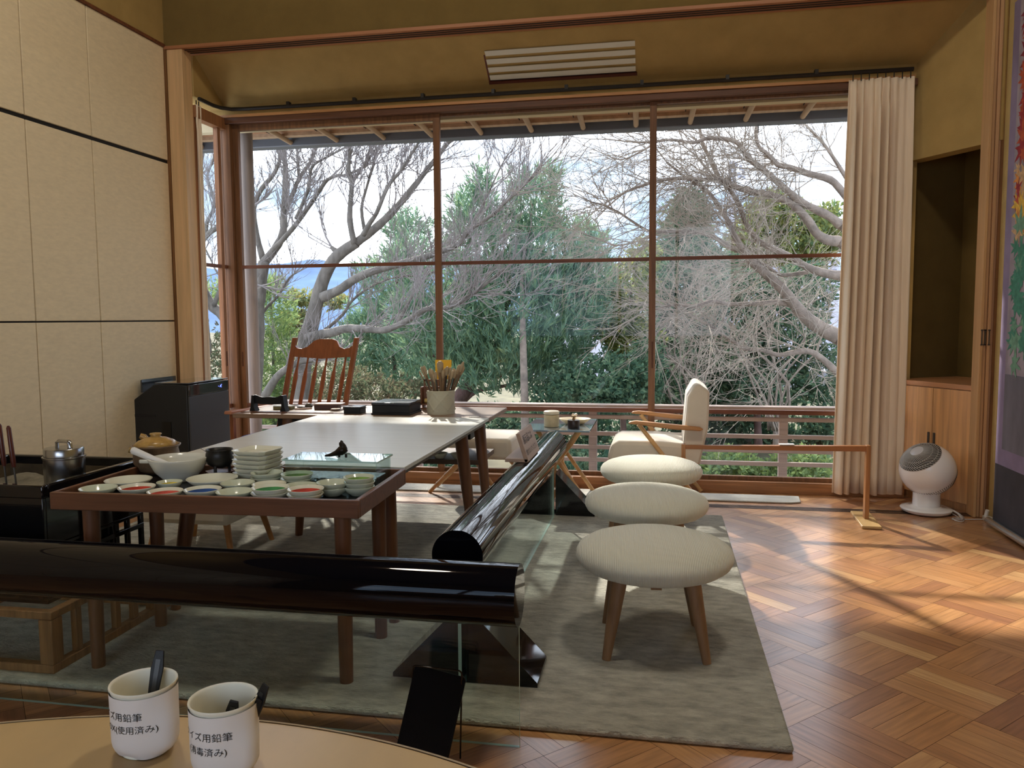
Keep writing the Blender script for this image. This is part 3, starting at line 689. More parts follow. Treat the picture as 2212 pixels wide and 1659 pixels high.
b = MB(); b.tube([(-.058, 0, .004), (-.035, 0, .008), (-.012, 0, .016), (.008, 0, .026), (.022, 0, .028), (.030, 0, .020)], [.004, .007, .011, .019, .019, .008], 12)
b.tube([(.020, 0, .030), (.016, 0, .045), (.008, 0, .054), (.002, 0, .056)], [.015, .012, .010, .004], 12)
b.tube([(.012, 0, .058), (.009, 0, .066)], [.008, .003], 8); b.build('body', mat('bronze', (.025, .018, .014), .35, .6), bd)
b = MB(); b.tube([(.0, 0, 0), (.0, 0, .012)], .005, 8); b.tube([(.028, 0, 0), (.028, 0, .014)], .005, 8); b.build('foot', mat('bronze_foot', (.025, .018, .014), .35, .6), bd)
pl = thing('wooden_plaque', 'small wooden plaque with Japanese writing lying in the tray corner', 'sign', (-1.085, 2.545, ZT))
b = MB(); b.box(-.062, .058, -.032, .03, 0, .012, M=rot('Z', 3)); b.build('board', M_oak, pl, bevel=.001)
b = MB(); add_text(b, '展示品には', .022, lambda x, y: Vector((x, y, .0125)), (-.045, .004)); add_text(b, '触れないでください', .0135, lambda x, y: Vector((x, y, .0125)), (-.055, -.018)); b.build('writing', M_ink, pl, smooth=False, recalc=False)

# ------------------------------------------------------------------ hibachi on a slatted stand
hb = thing('brazier', 'black lacquered square brazier full of ash beside the tray table', 'brazier', (-2.56, 2.80, .36))
x0, x1, y0, y1 = -2.91, -2.205, 2.49, 3.10
b = MB()
for (a, c, d, e) in ((x0, x1, y0, y0+.03), (x0, x1, y1-.03, y1), (x0, x0+.03, y0+.03, y1-.03), (x1-.03, x1, y0+.03, y1-.03)): b.box(a, c, d, e, .655, .705)
b.build('rim', M_black, hb, world=True, bevel=.006)
b = MB()
for (a, c, d, e) in ((x0+.02, x1-.02, y0+.02, y0+.035), (x0+.02, x1-.02, y1-.035, y1-.02), (x0+.02, x0+.035, y0+.035, y1-.035), (x1-.035, x1-.02, y0+.035, y1-.035)): b.box(a, c, d, e, .47, .66)
b.box(x0+.02, x1-.02, y0+.02, y1-.02, .455, .47); b.build('body', M_black, hb, world=True, bevel=.003)
b = MB()
for (a, c, d, e) in ((x0+.036, x1-.036, y0+.036, y0+.042), (x0+.036, x1-.036, y1-.042, y1-.036), (x0+.036, x0+.042, y0+.036, y1-.036), (x1-.042, x1-.036, y0+.036, y1-.036)): b.box(a, c, d, e, .56, .668)
b.build('lining', M_inner, hb, world=True)
b = MB(); N = 14; vs = []; rn = random.Random(2)
for j in range(N+1):
    for i in range(N+1): vs.append((x0+.04+(x1-x0-.08)*i/N, y0+.04+(y1-y0-.08)*j/N, .612+.02*math.sin(i*.7)*math.cos(j*.9)+rn.uniform(-.004, .004)))
b.add(vs, [(j*(N+1)+i, j*(N+1)+i+1, (j+1)*(N+1)+i+1, (j+1)*(N+1)+i) for j in range(N) for i in range(N)]); tag(b.build('ash_bed', M_ash, hb, world=True), None, None)
b = MB()
for zz in (.40, .30): b.box(x0+.03, x1-.02, y0+.02, y0+.04, zz, zz+.02); b.box(x1-.04, x1-.02, y0+.02, y1-.02, zz, zz+.02)
for k in range(7): y = y0+.03+k*.09; b.box(x1-.038, x1-.022, y, y+.022, .26, .46)
for k in range(7): x = x0+.04+k*.1; b.box(x, x+.022, y0+.022, y0+.038, .26, .46)
b.box(x0+.02, x1-.02, y0+.02, y1-.02, .255, .275)
b.box(x0+.03, x1-.12, y0+.045, y1-.05, .275, .455)
b.build('lattice_base', M_black, hb, world=True, bevel=.002)
sd = thing('slatted_stand', 'light wooden slatted floor stand under the black brazier', 'stand', (-2.56, 2.80, .024))
X0, X1, Y0, Y1 = -2.98, -2.155, 2.44, 3.16
Mst = wood('stand_wood', (.33, .16, .065), 'z', .5)
b = MB()
for z0, z1 in ((.024, .056), (.225, .254)):
    b.box(X0, X1, Y0, Y0+.035, z0, z1); b.box(X0, X1, Y1-.035, Y1, z0, z1); b.box(X0, X0+.035, Y0+.035, Y1-.035, z0, z1); b.box(X1-.035, X1, Y0+.035, Y1-.035, z0, z1)
b.build('frame', Mst, sd, world=True, bevel=.003)
for x, y in ((X0, Y0), (X1-.055, Y0), (X0, Y1-.055), (X1-.055, Y1-.055)):
    b = MB(); b.box(x, x+.055, y, y+.055, .057, .224); b.build('leg', Mst, sd, world=True, bevel=.003)
for k in range(5):
    y = Y0+.13+k*.11
    for xs in (X1-.03, X0+.006):
        b = MB(); b.box(xs, xs+.024, y, y+.03, .057, .224); b.build('slat', Mst, sd, world=True, bevel=.002)
# lacquer stand panels continue up
cn = thing('steel_canister', 'steel lidded canister standing in the ash of the brazier', 'canister', (-2.345, 2.77, .645))
b = MB(); b.lathe([(0, 0), (.073, 0), (.074, .002), (.075, .112), (.079, .115), (.079, .120), (.074, .122), (0, .122)], 48); b.build('body', M_steel, cn, ang=.8)
b = MB(); b.lathe([(.0725, .1225), (.0725, .150), (.070, .153), (.04, .155), (0, .153)], 48); b.build('lid', M_steel, cn, ang=.8)
b = MB(); b.tube([(-.034, .006, .154), (-.034, .006, .174), (-.028, .005, .179), (.026, -.005, .179), (.032, -.006, .174), (.036, -.007, .154)], .0048, 8, sq=2.0); b.build('handle', M_steel, cn)
for i, (x, y, tx, tz) in enumerate(((-2.520, 2.67, -.022, .905), (-2.475, 2.67, -.026, .897))):
    o = thing('fire_tongs', ['left iron fire stick with red-brown handle stuck in the brazier ash', 'right iron fire stick with red-brown handle stuck in the brazier ash'][i], 'tool', (x, y, .60), 0, 'fire sticks in the brazier')
    top = tz-.60
    b = MB(); b.tube([(0, 0, 0), (tx*.45, 0, top*.48)], .0035, 8); b.build('rod', M_darksteel, o)
    b = MB(); b.tube([(tx*.42, 0, top*.45), (tx*.5, 0, top*.52), (tx*.95, 0, top*.97), (tx, 0, top)], [.007, .0095, .0085, .004], 10); b.build('handle', M_redh, o)
b = MB(); b.prism([(-.018, 0), (.022, 0), (.022, .024), (0, .024), (-.012, .018)], -.012, .014, 'y'); o = b.build('wood_block', M_soap, bevel=.003); o.location = (-2.48, 2.60, .607)
tag(o, 'small pale block lying on the ash in the brazier', 'block')

# low cream cushion seen beneath the tables
oc = thing('floor_chair', 'low chair with pale square seat pushed under the left side of the long table', 'chair', (-2.47, 4.0, .024))
b = MB(); b.box(-.28, .26, -.26, .26, .20, .33); b.build('seat', M_cushion, oc, bevel=.03)
for sx in (-1, 1):
    for sy in (-1, 1):
        b = MB(); b.tube([(sx*.2, sy*.18, .21), (sx*.25, sy*.22, 0)], [.02, .014], 10); b.build('leg', M_honey, oc)

# ------------------------------------------------------------------ things on the desk
es = thing('brush_rack', 'black lacquer brush rack with curved top rail on the left of the desk', 'rack', (-2.545, 4.86, .7005), 0)
b = MB(); n = 16
pt = [(-.105+.21*i/n, .103-.012*math.sin(PI*i/n)**2+.004*math.cos(4*PI*i/n)) for i in range(n+1)]
b.prism(pt+[(.10, .052), (.06, .046), (-.06, .046), (-.10, .052)], -.006, .006, 'y'); b.build('panel', M_matblk, es)
for s in (-1, 1):
    b = MB(); b.prism([(s*.112, .106), (s*.098, .106), (s*.098, .03), (s*.086, 0), (s*.130, 0), (s*.120, .03)] if s > 0 else [(-.112, .106), (-.120, .03), (-.130, 0), (-.086, 0), (-.098, .03), (-.098, .106)], -.03, .03, 'y'); b.build('side', M_matblk, es, bevel=.002)
def simple(name, label, cat, b, m, group=None, **k):
    o = b.build(name, m, **k); tag(o, label, cat, group); return o
b = MB(); b.prism([(-2.70, 4.765), (-2.10, 4.755), (-2.07, 4.80), (-2.64, 4.82)], .7005, .7045); simple('palette_board', 'thin dark board lying along the near edge of the desk', 'board', b, M_walnut)
bx = thing('dish_case', 'flat green-gold case lying under the black brush rack', 'case', (-2.50, 4.97, .7005))
b = MB(); b.box(-.062, .068, -.03, .03, 0, .018); b.build('base', mat('olive_gold', (.22, .19, .08), .35, .3), bx, bevel=.003)
b = MB(); b.box(-.062, .068, -.03, .03, .0185, .026); b.build('lid', mat('pale_lid', (.55, .55, .48), .3), bx, bevel=.002)
bx = thing('brush_box', 'red-brown lidded brush box lying on the desk behind the dark board', 'box', (-2.205, 5.02, .7005), .12)
b = MB(); b.box(-.08, .08, -.045, .045, 0, .030); b.build('base', mat('dark_red_wood', (.07, .03, .022), .35), bx, bevel=.003)
b = MB(); b.box(-.08, .11, -.045, .045, .0305, .040); b.build('lid', mat('pinkish_lid', (.32, .22, .18), .4), bx, bevel=.003)
rn = random.Random(8)
for i, (x, y, dx, dy, r_, c, lb) in enumerate(((-2.40, 4.93, .10, .05, .007, (.40, .26, .18), 'pale wooden stick lying across the desk toward the chair'),
     (-2.44, 5.05, .06, .0, .006, (.03, .025, .02), 'short dark brush lying beside the brush rack'),
     (-2.09, 5.0, .12, .03, .007, (.33, .24, .19), 'light wooden roller lying right of the brush box'),
     (-2.12, 5.12, .10, .02, .005, (.10, .07, .06), 'thin dark stick lying behind the brush box'))):
    b = MB(); b.tube([(x, y, .7005+r_), (x+dx*.5, y+dy*.5, .7005+r_), (x+dx, y+dy, .7005+r_)], [r_*.8, r_, r_*.8], 10)
    simple('desk_stick', lb, 'tool', b, mat('stick_%d' % i, c, .5))
b = MB(); b.lathe([(0, 0), (.022, .002), (.028, .014), (.02, .028), (.008, .034), (0, .035)], 20, c=(-2.36, 5.06, .7005)); simple('ink_stone', 'round dark stone lump between brush rack and brush box', 'stone', b, mat('dark_stone', (.06, .05, .035), .5, noise=((60, 60, 60), 3, .5, 1.6)))
for (x, y, w) in ((-2.11, 4.93, .035), (-2.05, 5.0, .03)):
    b = MB(); b.lathe([(0, 0), (w, 0), (w*1.1, .004), (w*.8, .010), (w*.9, .014), (0, .014)], 20, c=(x, y, .7005)); simple('seal_lid', 'small flat round tin lying %s on the desk' % ('nearer the small black box' if x < -2.08 else 'behind the small black box'), 'tin', b, mat('tin_brown', (.20, .14, .10), .4, .4))
bx = thing('ink_box', 'small black lidded box left of the large black box on the desk', 'box', (-1.93, 4.82, .7005))
b = MB(); b.box(-.058, .052, -.05, .055, 0, .038); b.build('base', M_matblk, bx, bevel=.002); b = MB(); b.box(-.062, .056, -.054, .059, .0385, .046); b.build('lid', mat('grey_black_lid', (.045, .05, .06), .25), bx, bevel=.002)
bx = thing('lacquer_box', 'large black lacquer box with flat lid on the desk', 'box', (-1.665, 4.855, .7005))
b = MB(); b.box(-.128, .128, -.115, .135, 0, .012); b.box(-.122, .122, -.11, .13, .012, .062); b.build('base', M_matblk, bx, bevel=.002)
b = MB(); b.box(-.126, .126, -.114, .134, .0625, .078); b.build('lid', mat('satin_black', (.03, .034, .045), .22), bx, bevel=.003)
fr = thing('letter_stand', 'small brown wooden letter stand behind the clay brush pot', 'stand', (-1.485, 5.10, .7005))
b = MB(); b.box(-.085, .085, -.03, .03, 0, .012); b.box(-.085, .085, .02, .03, .03, .15); b.box(-.085, -.075, -.03, .02, .03, .15); b.box(.075, .085, -.03, .02, .03, .15); b.box(-.085, .085, -.03, .02, .03, .038)
for s in (-1, 1): b.box(s*.07-.006, s*.07+.006, -.02, .02, .012, .03)
b.build('case', M_walnut_z, fr)
b = MB(); b.box(-.075, -.066, .02, .03, .15, .20); b.box(.066, .075, .02, .03, .15, .20); b.box(-.075, .075, .02, .03, .185, .198); b.build('back_rail', M_walnut_z, fr)
b = MB(); b.tube([(-.06, -.005, .056), (.06, -.005, .056)], .016, 14); simple_o = b.build('paper_roll', mat('gold_roll', (.45, .32, .10), .5)); simple_o.location = fr.location; tag(simple_o, 'little golden paper roll lying in the letter stand', 'paper roll')
yc = thing('postcard', 'yellow card standing among the brushes behind the pot', 'card', (-1.425, 5.122, .899)); b = MB(); b.box(-.055, .055, 0, .0015, 0, .13, M=rot('Z', 4) @ rot('X', -6)); b.build('sheet', M_yellow, yc)
bp_ = thing('brush_pot', 'carved clay brush pot crowded with paintbrushes on the desk', 'pot', (-1.375, 4.88, .7005))
b = MB(); N = 96; R0 = .087; vs = []; rows = 30
for j in range(rows+1):
    z = .146*j/rows
    for i in range(N):
        a = 2*PI*i/N; h = 0
        u = (a+PI/2)/(PI/3)
        if .02 < z < .138:
            cc = (z-.08)/.055
            for ph in range(6):
                da = (a - (-PI/2+.25) - ph*PI/3+PI) % (2*PI)-PI
                for sg_ in (-1, 1):
                    d_ = abs(da - sg_*cc*.55)
                    if d_ < .08: h += .0040*(1-d_/.08)
            h += .0016*math.sin(a*46+math.sin(z*260)*1.7)*math.sin(z*420+a*3)
        else: h = .0015
        vs.append(((R0+h)*math.cos(a), (R0+h)*math.sin(a), z))
fs = [(j*N+i, j*N+(i+1) % N, (j+1)*N+(i+1) % N, (j+1)*N+i) for j in range(rows) for i in range(N)]
b.add(vs, fs); b.lathe([(R0+.001, .146), (R0-.003, .149), (R0-.007, .146), (R0-.009, .01), (0, .01)], N); b.lathe([(0, 0), (R0, 0)], N)
b.build('body', M_pot2, bp_, recalc=False)
tips = [(-.132, .27, .006, 0), (-.115, .30, .010, 1), (-.098, .305, .011, 0), (-.085, .28, .013, 0), (-.072, .285, .010, 1), (-.058, .26, .009, 0), (-.05, .28, .012, 1), (-.035, .25, .010, 0), (-.02, .27, .009, 1), (-.008, .285, .012, 0),
  (.012, .255, .009, 0), (.02, .275, .012, 1), (.03, .28, .010, 0), (.035, .29, .010, 0), (.05, .30, .012, 1), (.066, .295, .010, 0), (.08, .285, .012, 1), (.092, .275, .010, 0), (.10, .265, .013, 0), (.11, .28, .009, 1), (.125, .31, .013, 0), (.142, .30, .014, 0), (.155, .33, .010, 0), (.008, .335, .021, 0), (-.105, .275, .008, 1), (.06, .27, .009, 1)]
for i, (tx, tz, w, dk_) in enumerate(tips):
    rank = sorted(range(len(tips)), key=lambda q: tips[q][0]).index(i)
    ordw = ['first', 'second', 'third', 'fourth', 'fifth', 'sixth', 'seventh', 'eighth', 'ninth', 'tenth', 'eleventh', 'twelfth', 'thirteenth']
    lab = 'upright %spaintbrush in the clay pot, %s from the %s' % ('dark-handled ' if dk_ else 'pale-handled ', ordw[rank] if rank < 13 else ordw[25-rank], 'left' if rank < 13 else 'right')
    if i == 23: lab = 'tallest paintbrush with broad round brown head in the clay pot'
    elif i == 22: lab = 'paintbrush with small tan head leaning farthest right in the clay pot'
    elif i == 0: lab = 'thin paintbrush leaning farthest left in the clay pot'
    o = thing('paintbrush', lab, 'brush', (-1.375, 4.88, .7125), 0, 'paintbrushes in the clay pot' if 'upright' in lab else None)
    ty = rn.uniform(-.05, .05); bx_ = tx*.35; by_ = rn.uniform(-.03, .03)
    tz -= .012
    p0 = Vector((bx_*.6, by_, .003)); p2 = Vector((tx, ty, tz)); p1 = p0.lerp(p2, .80 if w < .02 else .78)
    b = MB(); b.tube([p0, p1], [.004, w*.55], 8); b.build('handle', M_bdark if dk_ else M_bhandle, o)
    b = MB(); b.tube([p1, p1.lerp(p2, .35), p1.lerp(p2, .8), p2], [w*.6, w*.95, w, w*.45], 10); b.build('bristles', M_bristle, o)

# ------------------------------------------------------------------ high-backed chair behind the desk
ch = thing('high_back_chair', 'red-brown wooden high-back armchair with spindles behind the desk', 'chair', (-2.72, 5.50, 0), -.08)
Lf = Vector((-.215, .22, 1.175)); Rt_ = Vector((.265, .22, 1.175))
for s, xt, xb in ((-1, -.075, -.205), (1, .445, .315)):
    b = MB(); b.box(-.018, .018, -.016, .016, 0, 1, M=Matrix(((1, 0, xt-xb, xb), (0, 1, .24, -.0), (0, 0, 1.165, 0), (0, 0, 0, 1)))); b.build('back_post', M_teak, ch, bevel=.004)
def bk(u, z):  # point on back plane; u 0..1 between posts
    t_ = z/1.165
    xb = -.205+(-.075+.205)*t_; xe = .315+(.445-.315)*t_
    return (xb+(xe-xb)*u, .24*t_)
b = MB()
pr = [(0.03, 1.02), (0.03, 1.105), (.07, 1.085), (.15, 1.08), (.24, 1.095), (.33, 1.14), (.42, 1.155), (.62, 1.155), (.70, 1.14), (.76, 1.095), (.84, 1.08), (.92, 1.088), (.97, 1.11), (.97, 1.02), (.8, 1.015), (.5, 1.005), (.2, 1.015)]
vs = []
for dy in (-.011, .011):
    for u, z in pr: x, y = bk(u, z); vs.append((x, y+dy, z))
n = len(pr); b.add(vs, [tuple(range(n)), tuple(range(2*n-1, n-1, -1))]+[(i, (i+1) % n, n+(i+1) % n, n+i) for i in range(n)]); b.build('crest_rail', M_teak, ch)
for k in range(6):
    u = .12+.152*k
    b = MB(); P = []
    for z in (.44, .62, .80, .86, .90, .94, 1.02):
        x, y = bk(u, z); P.append((x, y, z))
    b.tube(P, [.010, .012, .014, .015, .012, .007, .006], 8, sq=1.3); b.build('spindle', M_teak, ch)
b = MB(); b.box(-.17, .36, -.42, .10, .41, .445); b.build('seat', M_teak, ch, bevel=.008)
b = MB(); b.box(-.155, .345, -.41, .04, .446, .49); b.build('cushion', [mat('blue_cushion', (.06, .16, .55), .9), ], ch, bevel=.018)
b = MB(); b.box(-.03, .20, -.38, .03, .4895, .4945); b.build('cushion_patch', mat('coral_patch', (.75, .28, .2), .9), ch, bevel=.002)
for x in (-.22, .38):
    b = MB(); b.prism([(-.45, .645), (-.44, .668), (.10, .655), (.12, .63), (-.2, .638)], x-.03, x+.03, 'x'); b.build('armrest', mat('arm_wood', (.42, .17, .09), .3), ch, bevel=.006)
    b = MB(); b.box(x-.015, x+.015, -.40, -.37, 0, .642); b.build('front_leg', M_teak, ch, bevel=.003)

# ------------------------------------------------------------------ air purifier
ap = thing('air_purifier', 'tall black air purifier with grey front panel against the panelled wall', 'air purifier', (-3.22, 5.20, 0), 0)
b = MB(); b.prism([(-.46, 0), (-.46, .72), (-.35, .795), (-.26, .855), (-.12, .862), (.0, .855), (.0, 0)], -.22, .30, 'y'); b.build('casing', M_airb, ap, bevel=.008)
b = MB(); b.box(.001, .014, -.215, .295, .03, .775); b.build('front_panel', M_air, ap, bevel=.003)
b = MB(); b.box(.001, .015, -.215, .295, .778, .856); b.build('display_band', mat('glossy_band', (.02, .02, .022), .06, coat=1), ap, bevel=.003)
b = MB(); b.box(-.25, .012, -.215, .295, .8625, .871); b.build('top_cover', mat('top_gloss', (.05, .055, .065), .10, coat=1), ap, bevel=.003)
b = MB()
for dy, dz, s in ((.185, .82, .010), (.195, .827, .005), (.175, .813, .005), (.155, .818, .004), (.192, .81, .004)): b.box(.0155, .0165, dy-s/2, dy+s/2, dz-s/2, dz+s/2)
b.build('indicator_light', mat('blue_led', (.02, .03, .3), .4, emit=((.08, .12, 1.0), 5)), ap)
b = MB(); b.box(-.20, -.13, -.224, -.218, .40, .60); b.build('side_grip', mat('grip_black', (.004, .004, .004), .3), ap)
b = MB(); b.box(-.42, -.25, -.223, -.219, .63, .648); b.build('side_slot', M_blackgap, ap)
b = MB(); b.prism([(-.37, .80), (-.37, .885), (-.36, .89), (-.355, .80)], -.2, .2, 'y'); b.build('air_flap', mat('flap_gloss', (.03, .035, .04), .08, coat=1), ap)

# ------------------------------------------------------------------ armchair, footstool, side table (bamboo)
def bam(b, p0, p1, r, n=5):
    p0 = Vector(p0); p1 = Vector(p1); P = []; Rr = []
    for i in range(n):
        a = i/n; c = (i+1)/n
        for t_, q in ((a+.002, 1.18), (a+.03/ n*2, 1.0), (c-.03/n*2, 1.0), (c-.002, 1.18)):
            P.append(p0.lerp(p1, t_)); Rr.append(r*q)
    b.tube(P, Rr, 12)
ac = thing('armchair', 'cream upholstered armchair with wooden arms and bamboo legs by the window', 'armchair', (-.02, 5.72, .006), 0)
b = MB(); b.prism([(-.325, .30), (-.335, .335), (-.315, .425), (-.26, .452), (.0, .455), (.20, .44), (.19, .33), (-.05, .305)], -.27, .27, 'y'); b.build('seat_cushion', M_cushion, ac, bevel=.03)
b = MB(); b.prism([(.165, .30), (.180, .52), (.200, .76), (.245, .845), (.275, .850), (.345, .80), (.338, .55), (.285, .30)], -.27, .27, 'y'); b.build('backrest', M_cushion, ac, bevel=.028)
for s in (-1, 1):
    y = s*.295
    b = MB(); b.prism([(-.195, .578), (-.185, .592), (-.14, .598), (.10, .578), (.28, .562), (.305, .548), (.28, .537), (.10, .545), (-.12, .572)], y-.028, y+.028, 'y'); b.build('armrest', M_honey, ac, bevel=.008)
    b = MB(); bam(b, (-.125, y*.93, .572), (.325, y, 0.0), .015, 5); b.build('rear_leg', M_bamboo, ac)
    b = MB(); bam(b, (.20, y*.9, .34), (-.26, y, 0.0), .015, 4); b.build('front_leg', M_bamboo, ac)
b = MB(); bam(b, (.05, -.28, .30), (.05, .28, .30), .012, 4); b.build('cross_bar', M_bamboo, ac)
ot = thing('footstool', 'cream box-cushion seat on bamboo legs right of the desk', 'stool', (-1.29, 5.68, .006), 0)
b = MB(); b.box(-.24, .26, -.23, .24, .295, .45); b.build('cushion', M_cushion, ot, bevel=.03)
for s in (-1, 1):
    b = MB(); bam(b, (-.10, s*.2, .30), (-.41, s*.07+.08, 0.0), .014, 4); b.build('leg', M_bamboo, ot)
    b = MB(); bam(b, (-.02 if s < 0 else .10, s*.2, .30), (.20 if s < 0 else .36, s*.2, 0.0), .014, 4); b.build('leg', M_bamboo, ot)
st2 = thing('side_table', 'small glass-topped side table on crooked bamboo legs beside the footstool', 'table', (-.69, 5.60, .006), 0)
b = MB(); b.box(-.235, .225, -.30, .34, .527, .540); b.build('tabletop', M_skyglass, st2, bevel=.002)
for s in (-1, 1):
    y = s*.22+.05
    b = MB(); P = [(.145, y, .526), (.09, y, .44), (-.03, y, .285), (-.035, y, .22), (.03, y, .10), (.09, y, 0)]; b.tube(P, [.021, .020, .019, .018, .016, .015], 12)
    for p in P[1:5]: b.tube([Vector(p)+Vector((0, 0, -.006)), Vector(p)+Vector((0, 0, .006))], .022, 12)
    b.build('leg', M_bamboo, st2)
    b = MB(); bam(b, (-.16, y+.03, .52), (.20, y+.03, 0), .015, 5); b.build('leg', M_bamboo, st2)
b = MB(); bam(b, (.0, -.2, .30), (.0, .3, .30), .012, 4); b.build('cross_bar', M_bamboo, st2)
tz = .5475
jr = thing('lidded_jar', 'cream stone jar with lid on the glass side table', 'jar', (-.745, 5.47, tz))
b = MB(); b.lathe([(0, 0), (.050, 0), (.053, .004), (.053, .082), (.046, .085), (0, .085)], 36); b.build('body', mat('cream_stone', (.62, .50, .30), .5, noise=((25, 25, 25), 4, .85, 1.1)), jr, ang=.8)
b = MB(); b.lathe([(.046, .086), (.055, .089), (.055, .106), (.050, .110), (0, .110)], 36); b.build('lid', mat('cream_stone_lid', (.70, .62, .46), .4), jr, ang=.8)
sl = thing('oval_dish', 'shallow cream oval dish behind the dark lighter on the side table', 'dish', (-.60, 5.62, tz))
b = MB(); b.lathe([(0, 0), (.06, 0), (.07, .004), (.118, .040), (.112, .041), (.07, .010), (0, .008)], 40, sy=.75); b.build('bowl', mat('ivory', (.70, .58, .36), .35), sl, ang=3)
iv = thing('animal_figurine', 'tiny ivory figurine standing in the oval dish', 'figurine', (-.598, 5.60, tz+.0085)); b = MB(); b.tube([(0, 0, 0), (0, 0, .04), (0, 0, .055)], [.012, .010, .013], 10); b.tube([(-.018, 0, .066), (0, 0, .056), (.018, 0, .066)], [.007, .010, .008], 8); b.build('body', mat('ivory_figure', (.72, .62, .5), .4), iv)
lg = thing('table_lighter', 'small dark round table lighter with brass top on the side table', 'lighter', (-.585, 5.42, tz)); b = MB(); b.lathe([(0, 0), (.041, 0), (.042, .002), (.042, .052), (.040, .055), (0, .056)], 32); b.build('base', mat('dark_brown', (.025, .014, .012), .35), lg, ang=.8)
b = MB(); b.tube([(0, 0, .055), (0, 0, .068), (.006, 0, .078)], [.012, .008, .005], 10); b.tube([(-.016, 0, .078), (.016, 0, .080)], .005, 8); b.build('top', mat('brass', (.30, .20, .09), .3, .8), lg)

# ------------------------------------------------------------------ low wooden barrier at the right
wb = thing('wooden_barrier', 'low honey-coloured wooden rail barrier on a flat foot before the curtain', 'barrier', (.73, 5.31, 0), 0)
b = MB(); b.prism([(.158, .438), (.158, .462), (1.29, .484), (1.29, .448)], 5.29, 5.33, 'y'); b.build('rail', wood('barrier_wood', (.34, .14, .05), 'x', .4, .8, .85, 1.1), wb, world=True, bevel=.002)
for (x, z) in ((.152, .47), (1.292, .487)):
    b = MB(); b.box(x-.013, x+.013, 5.285, 5.335, .018, z); b.build('post', wood('barrier_post', (.42, .19, .07), 'z', .4), wb, world=True, bevel=.002)
    b = MB(); b.box(x-.06, x+.055, 5.10 if x > 1 else 5.2, 5.50 if x > 1 else 5.42, .0005 if x > 1 else .0005, .018, M=T(x, 5.31, 0) @ rot('Z', -3) @ T(-x, -5.31, 0)); b.build('foot', mat('pale_foot', (.58, .38, .16), .4), wb, world=True, bevel=.004)
b = MB(); b.box(-.045, .045, -.02, .02, 0, .006); o = b.build('paper_tag', M_paper); o.location = (.80, 5.31, .478); o.rotation_euler = (0, -.02, 0); tag(o, 'small white tag lying on the wooden rail barrier', 'tag')

# ------------------------------------------------------------------ fan
fn = thing('globe_fan', 'white globe-shaped fan with grey spiral grille on the floor by the cabinet', 'fan', (1.735, 5.60, 0), 0)
b = MB(); b.lathe([(0, .002), (.12, .002), (.150, .014), (.158, .030), (.154, .036), (.13, .040), (.095, .044), (.090, .050), (0, .050)], 56); b.build('base', M_wfan, fn, ang=.9)
b = MB(); b.lathe([(.084, .046), (.082, .12), (.086, .16), (0, .165)], 48); b.build('neck', M_wfan, fn, ang=.9)
ax_ = Vector((-.52, -.35, .78)).normalized(); Mq = T(0, 0, .29) @ ax_.to_track_quat('Z', 'Y').to_matrix().to_4x4()
Rg = .172; b = MB(); th0 = math.radians(50)
b.lathe([(Rg*math.sin(th0+(PI-th0)*i/30), Rg*math.cos(th0+(PI-th0)*i/30)) for i in range(31)], 64, M=Mq); hd = b.build('head', M_wfan, fn, ang=.9)
b = MB(); b.lathe([(0, Rg*.35), (Rg*.74, Rg*.5), (Rg*math.sin(th0)*.985, Rg*math.cos(th0)*.98)], 48, M=Mq); b.build('grille_cavity', M_blackgap, hd)
b = MB()
b.lathe([(0, Rg*1.0), (.018, Rg*.997), (.045, Rg*.968), (.045, Rg*.94), (0, Rg*.93)], 40, M=Mq); b.build('hub_cap', mat('silver_cap', (.70, .70, .72), .18, .2), hd)
b = MB()
for k in range(44):
    P = []
    for i in range(9):
        th = math.radians(14)+(th0-math.radians(14))*i/8; ph = 2*PI*k/44+.9*(i/8)**1.2
        P.append((Rg*math.sin(th)*math.cos(ph), Rg*math.sin(th)*math.sin(ph), Rg*math.cos(th)))
    b.tube(P, .0030, 5, M=Mq, cap=False)
for th in (math.radians(32), math.radians(43)): b.tube([(Rg*math.sin(th)*math.cos(2*PI*i/48), Rg*math.sin(th)*math.sin(2*PI*i/48), Rg*math.cos(th)) for i in range(49)], .0022, 5, M=Mq, cap=False)
b.lathe([(Rg*math.sin(th0)*1.003, Rg*math.cos(th0)+.004), (Rg*math.sin(th0)*1.008, Rg*math.cos(th0)-.002), (Rg*math.sin(th0)*1.003, Rg*math.cos(th0)-.008), (Rg*math.sin(th0)*.985, Rg*math.cos(th0)-.002)], 64, M=Mq)
b.build('grille', M_gfan, hd, recalc=True)
b = MB()
for band, (thv, dl) in enumerate(((112, 9), (126, 7))):
    for k in range(70):
        ph = 2*PI*k/70; P = []
        for th in (math.radians(thv), math.radians(thv+dl)): P.append((1.006*Rg*math.sin(th)*math.cos(ph+th*.12), 1.006*Rg*math.sin(th)*math.sin(ph+th*.12), 1.006*Rg*math.cos(th)))
        b.tube(P, .0020, 4, M=Mq)
b.build('rear_vents', mat('vent_shadow', (.10, .09, .09), .5), hd)
cdp = []
for i in range(60):
    t_ = i/59
    cdp.append((1.865+.05*math.cos(t_*22)*(.4+t_*.3)+.05*t_*0, 5.40+.045*math.sin(t_*22), .008+.055*max(0, math.sin(t_*11))*(1 if t_ < .9 else 0)))
cord = [(1.79, 5.62, .05), (1.86, 5.60, .02), (1.89, 5.52, .006)]+cdp+[(1.95, 5.43, .006), (2.02, 5.44, .006), (2.05, 5.46, .02)]
b = MB(); b.tube(cord, .0032, 6); ob = b.build('power_cord', mat('cord_white', (.60, .58, .56), .5)); tag(ob, 'tangled white power cord on the floor beside the globe fan', 'cord')
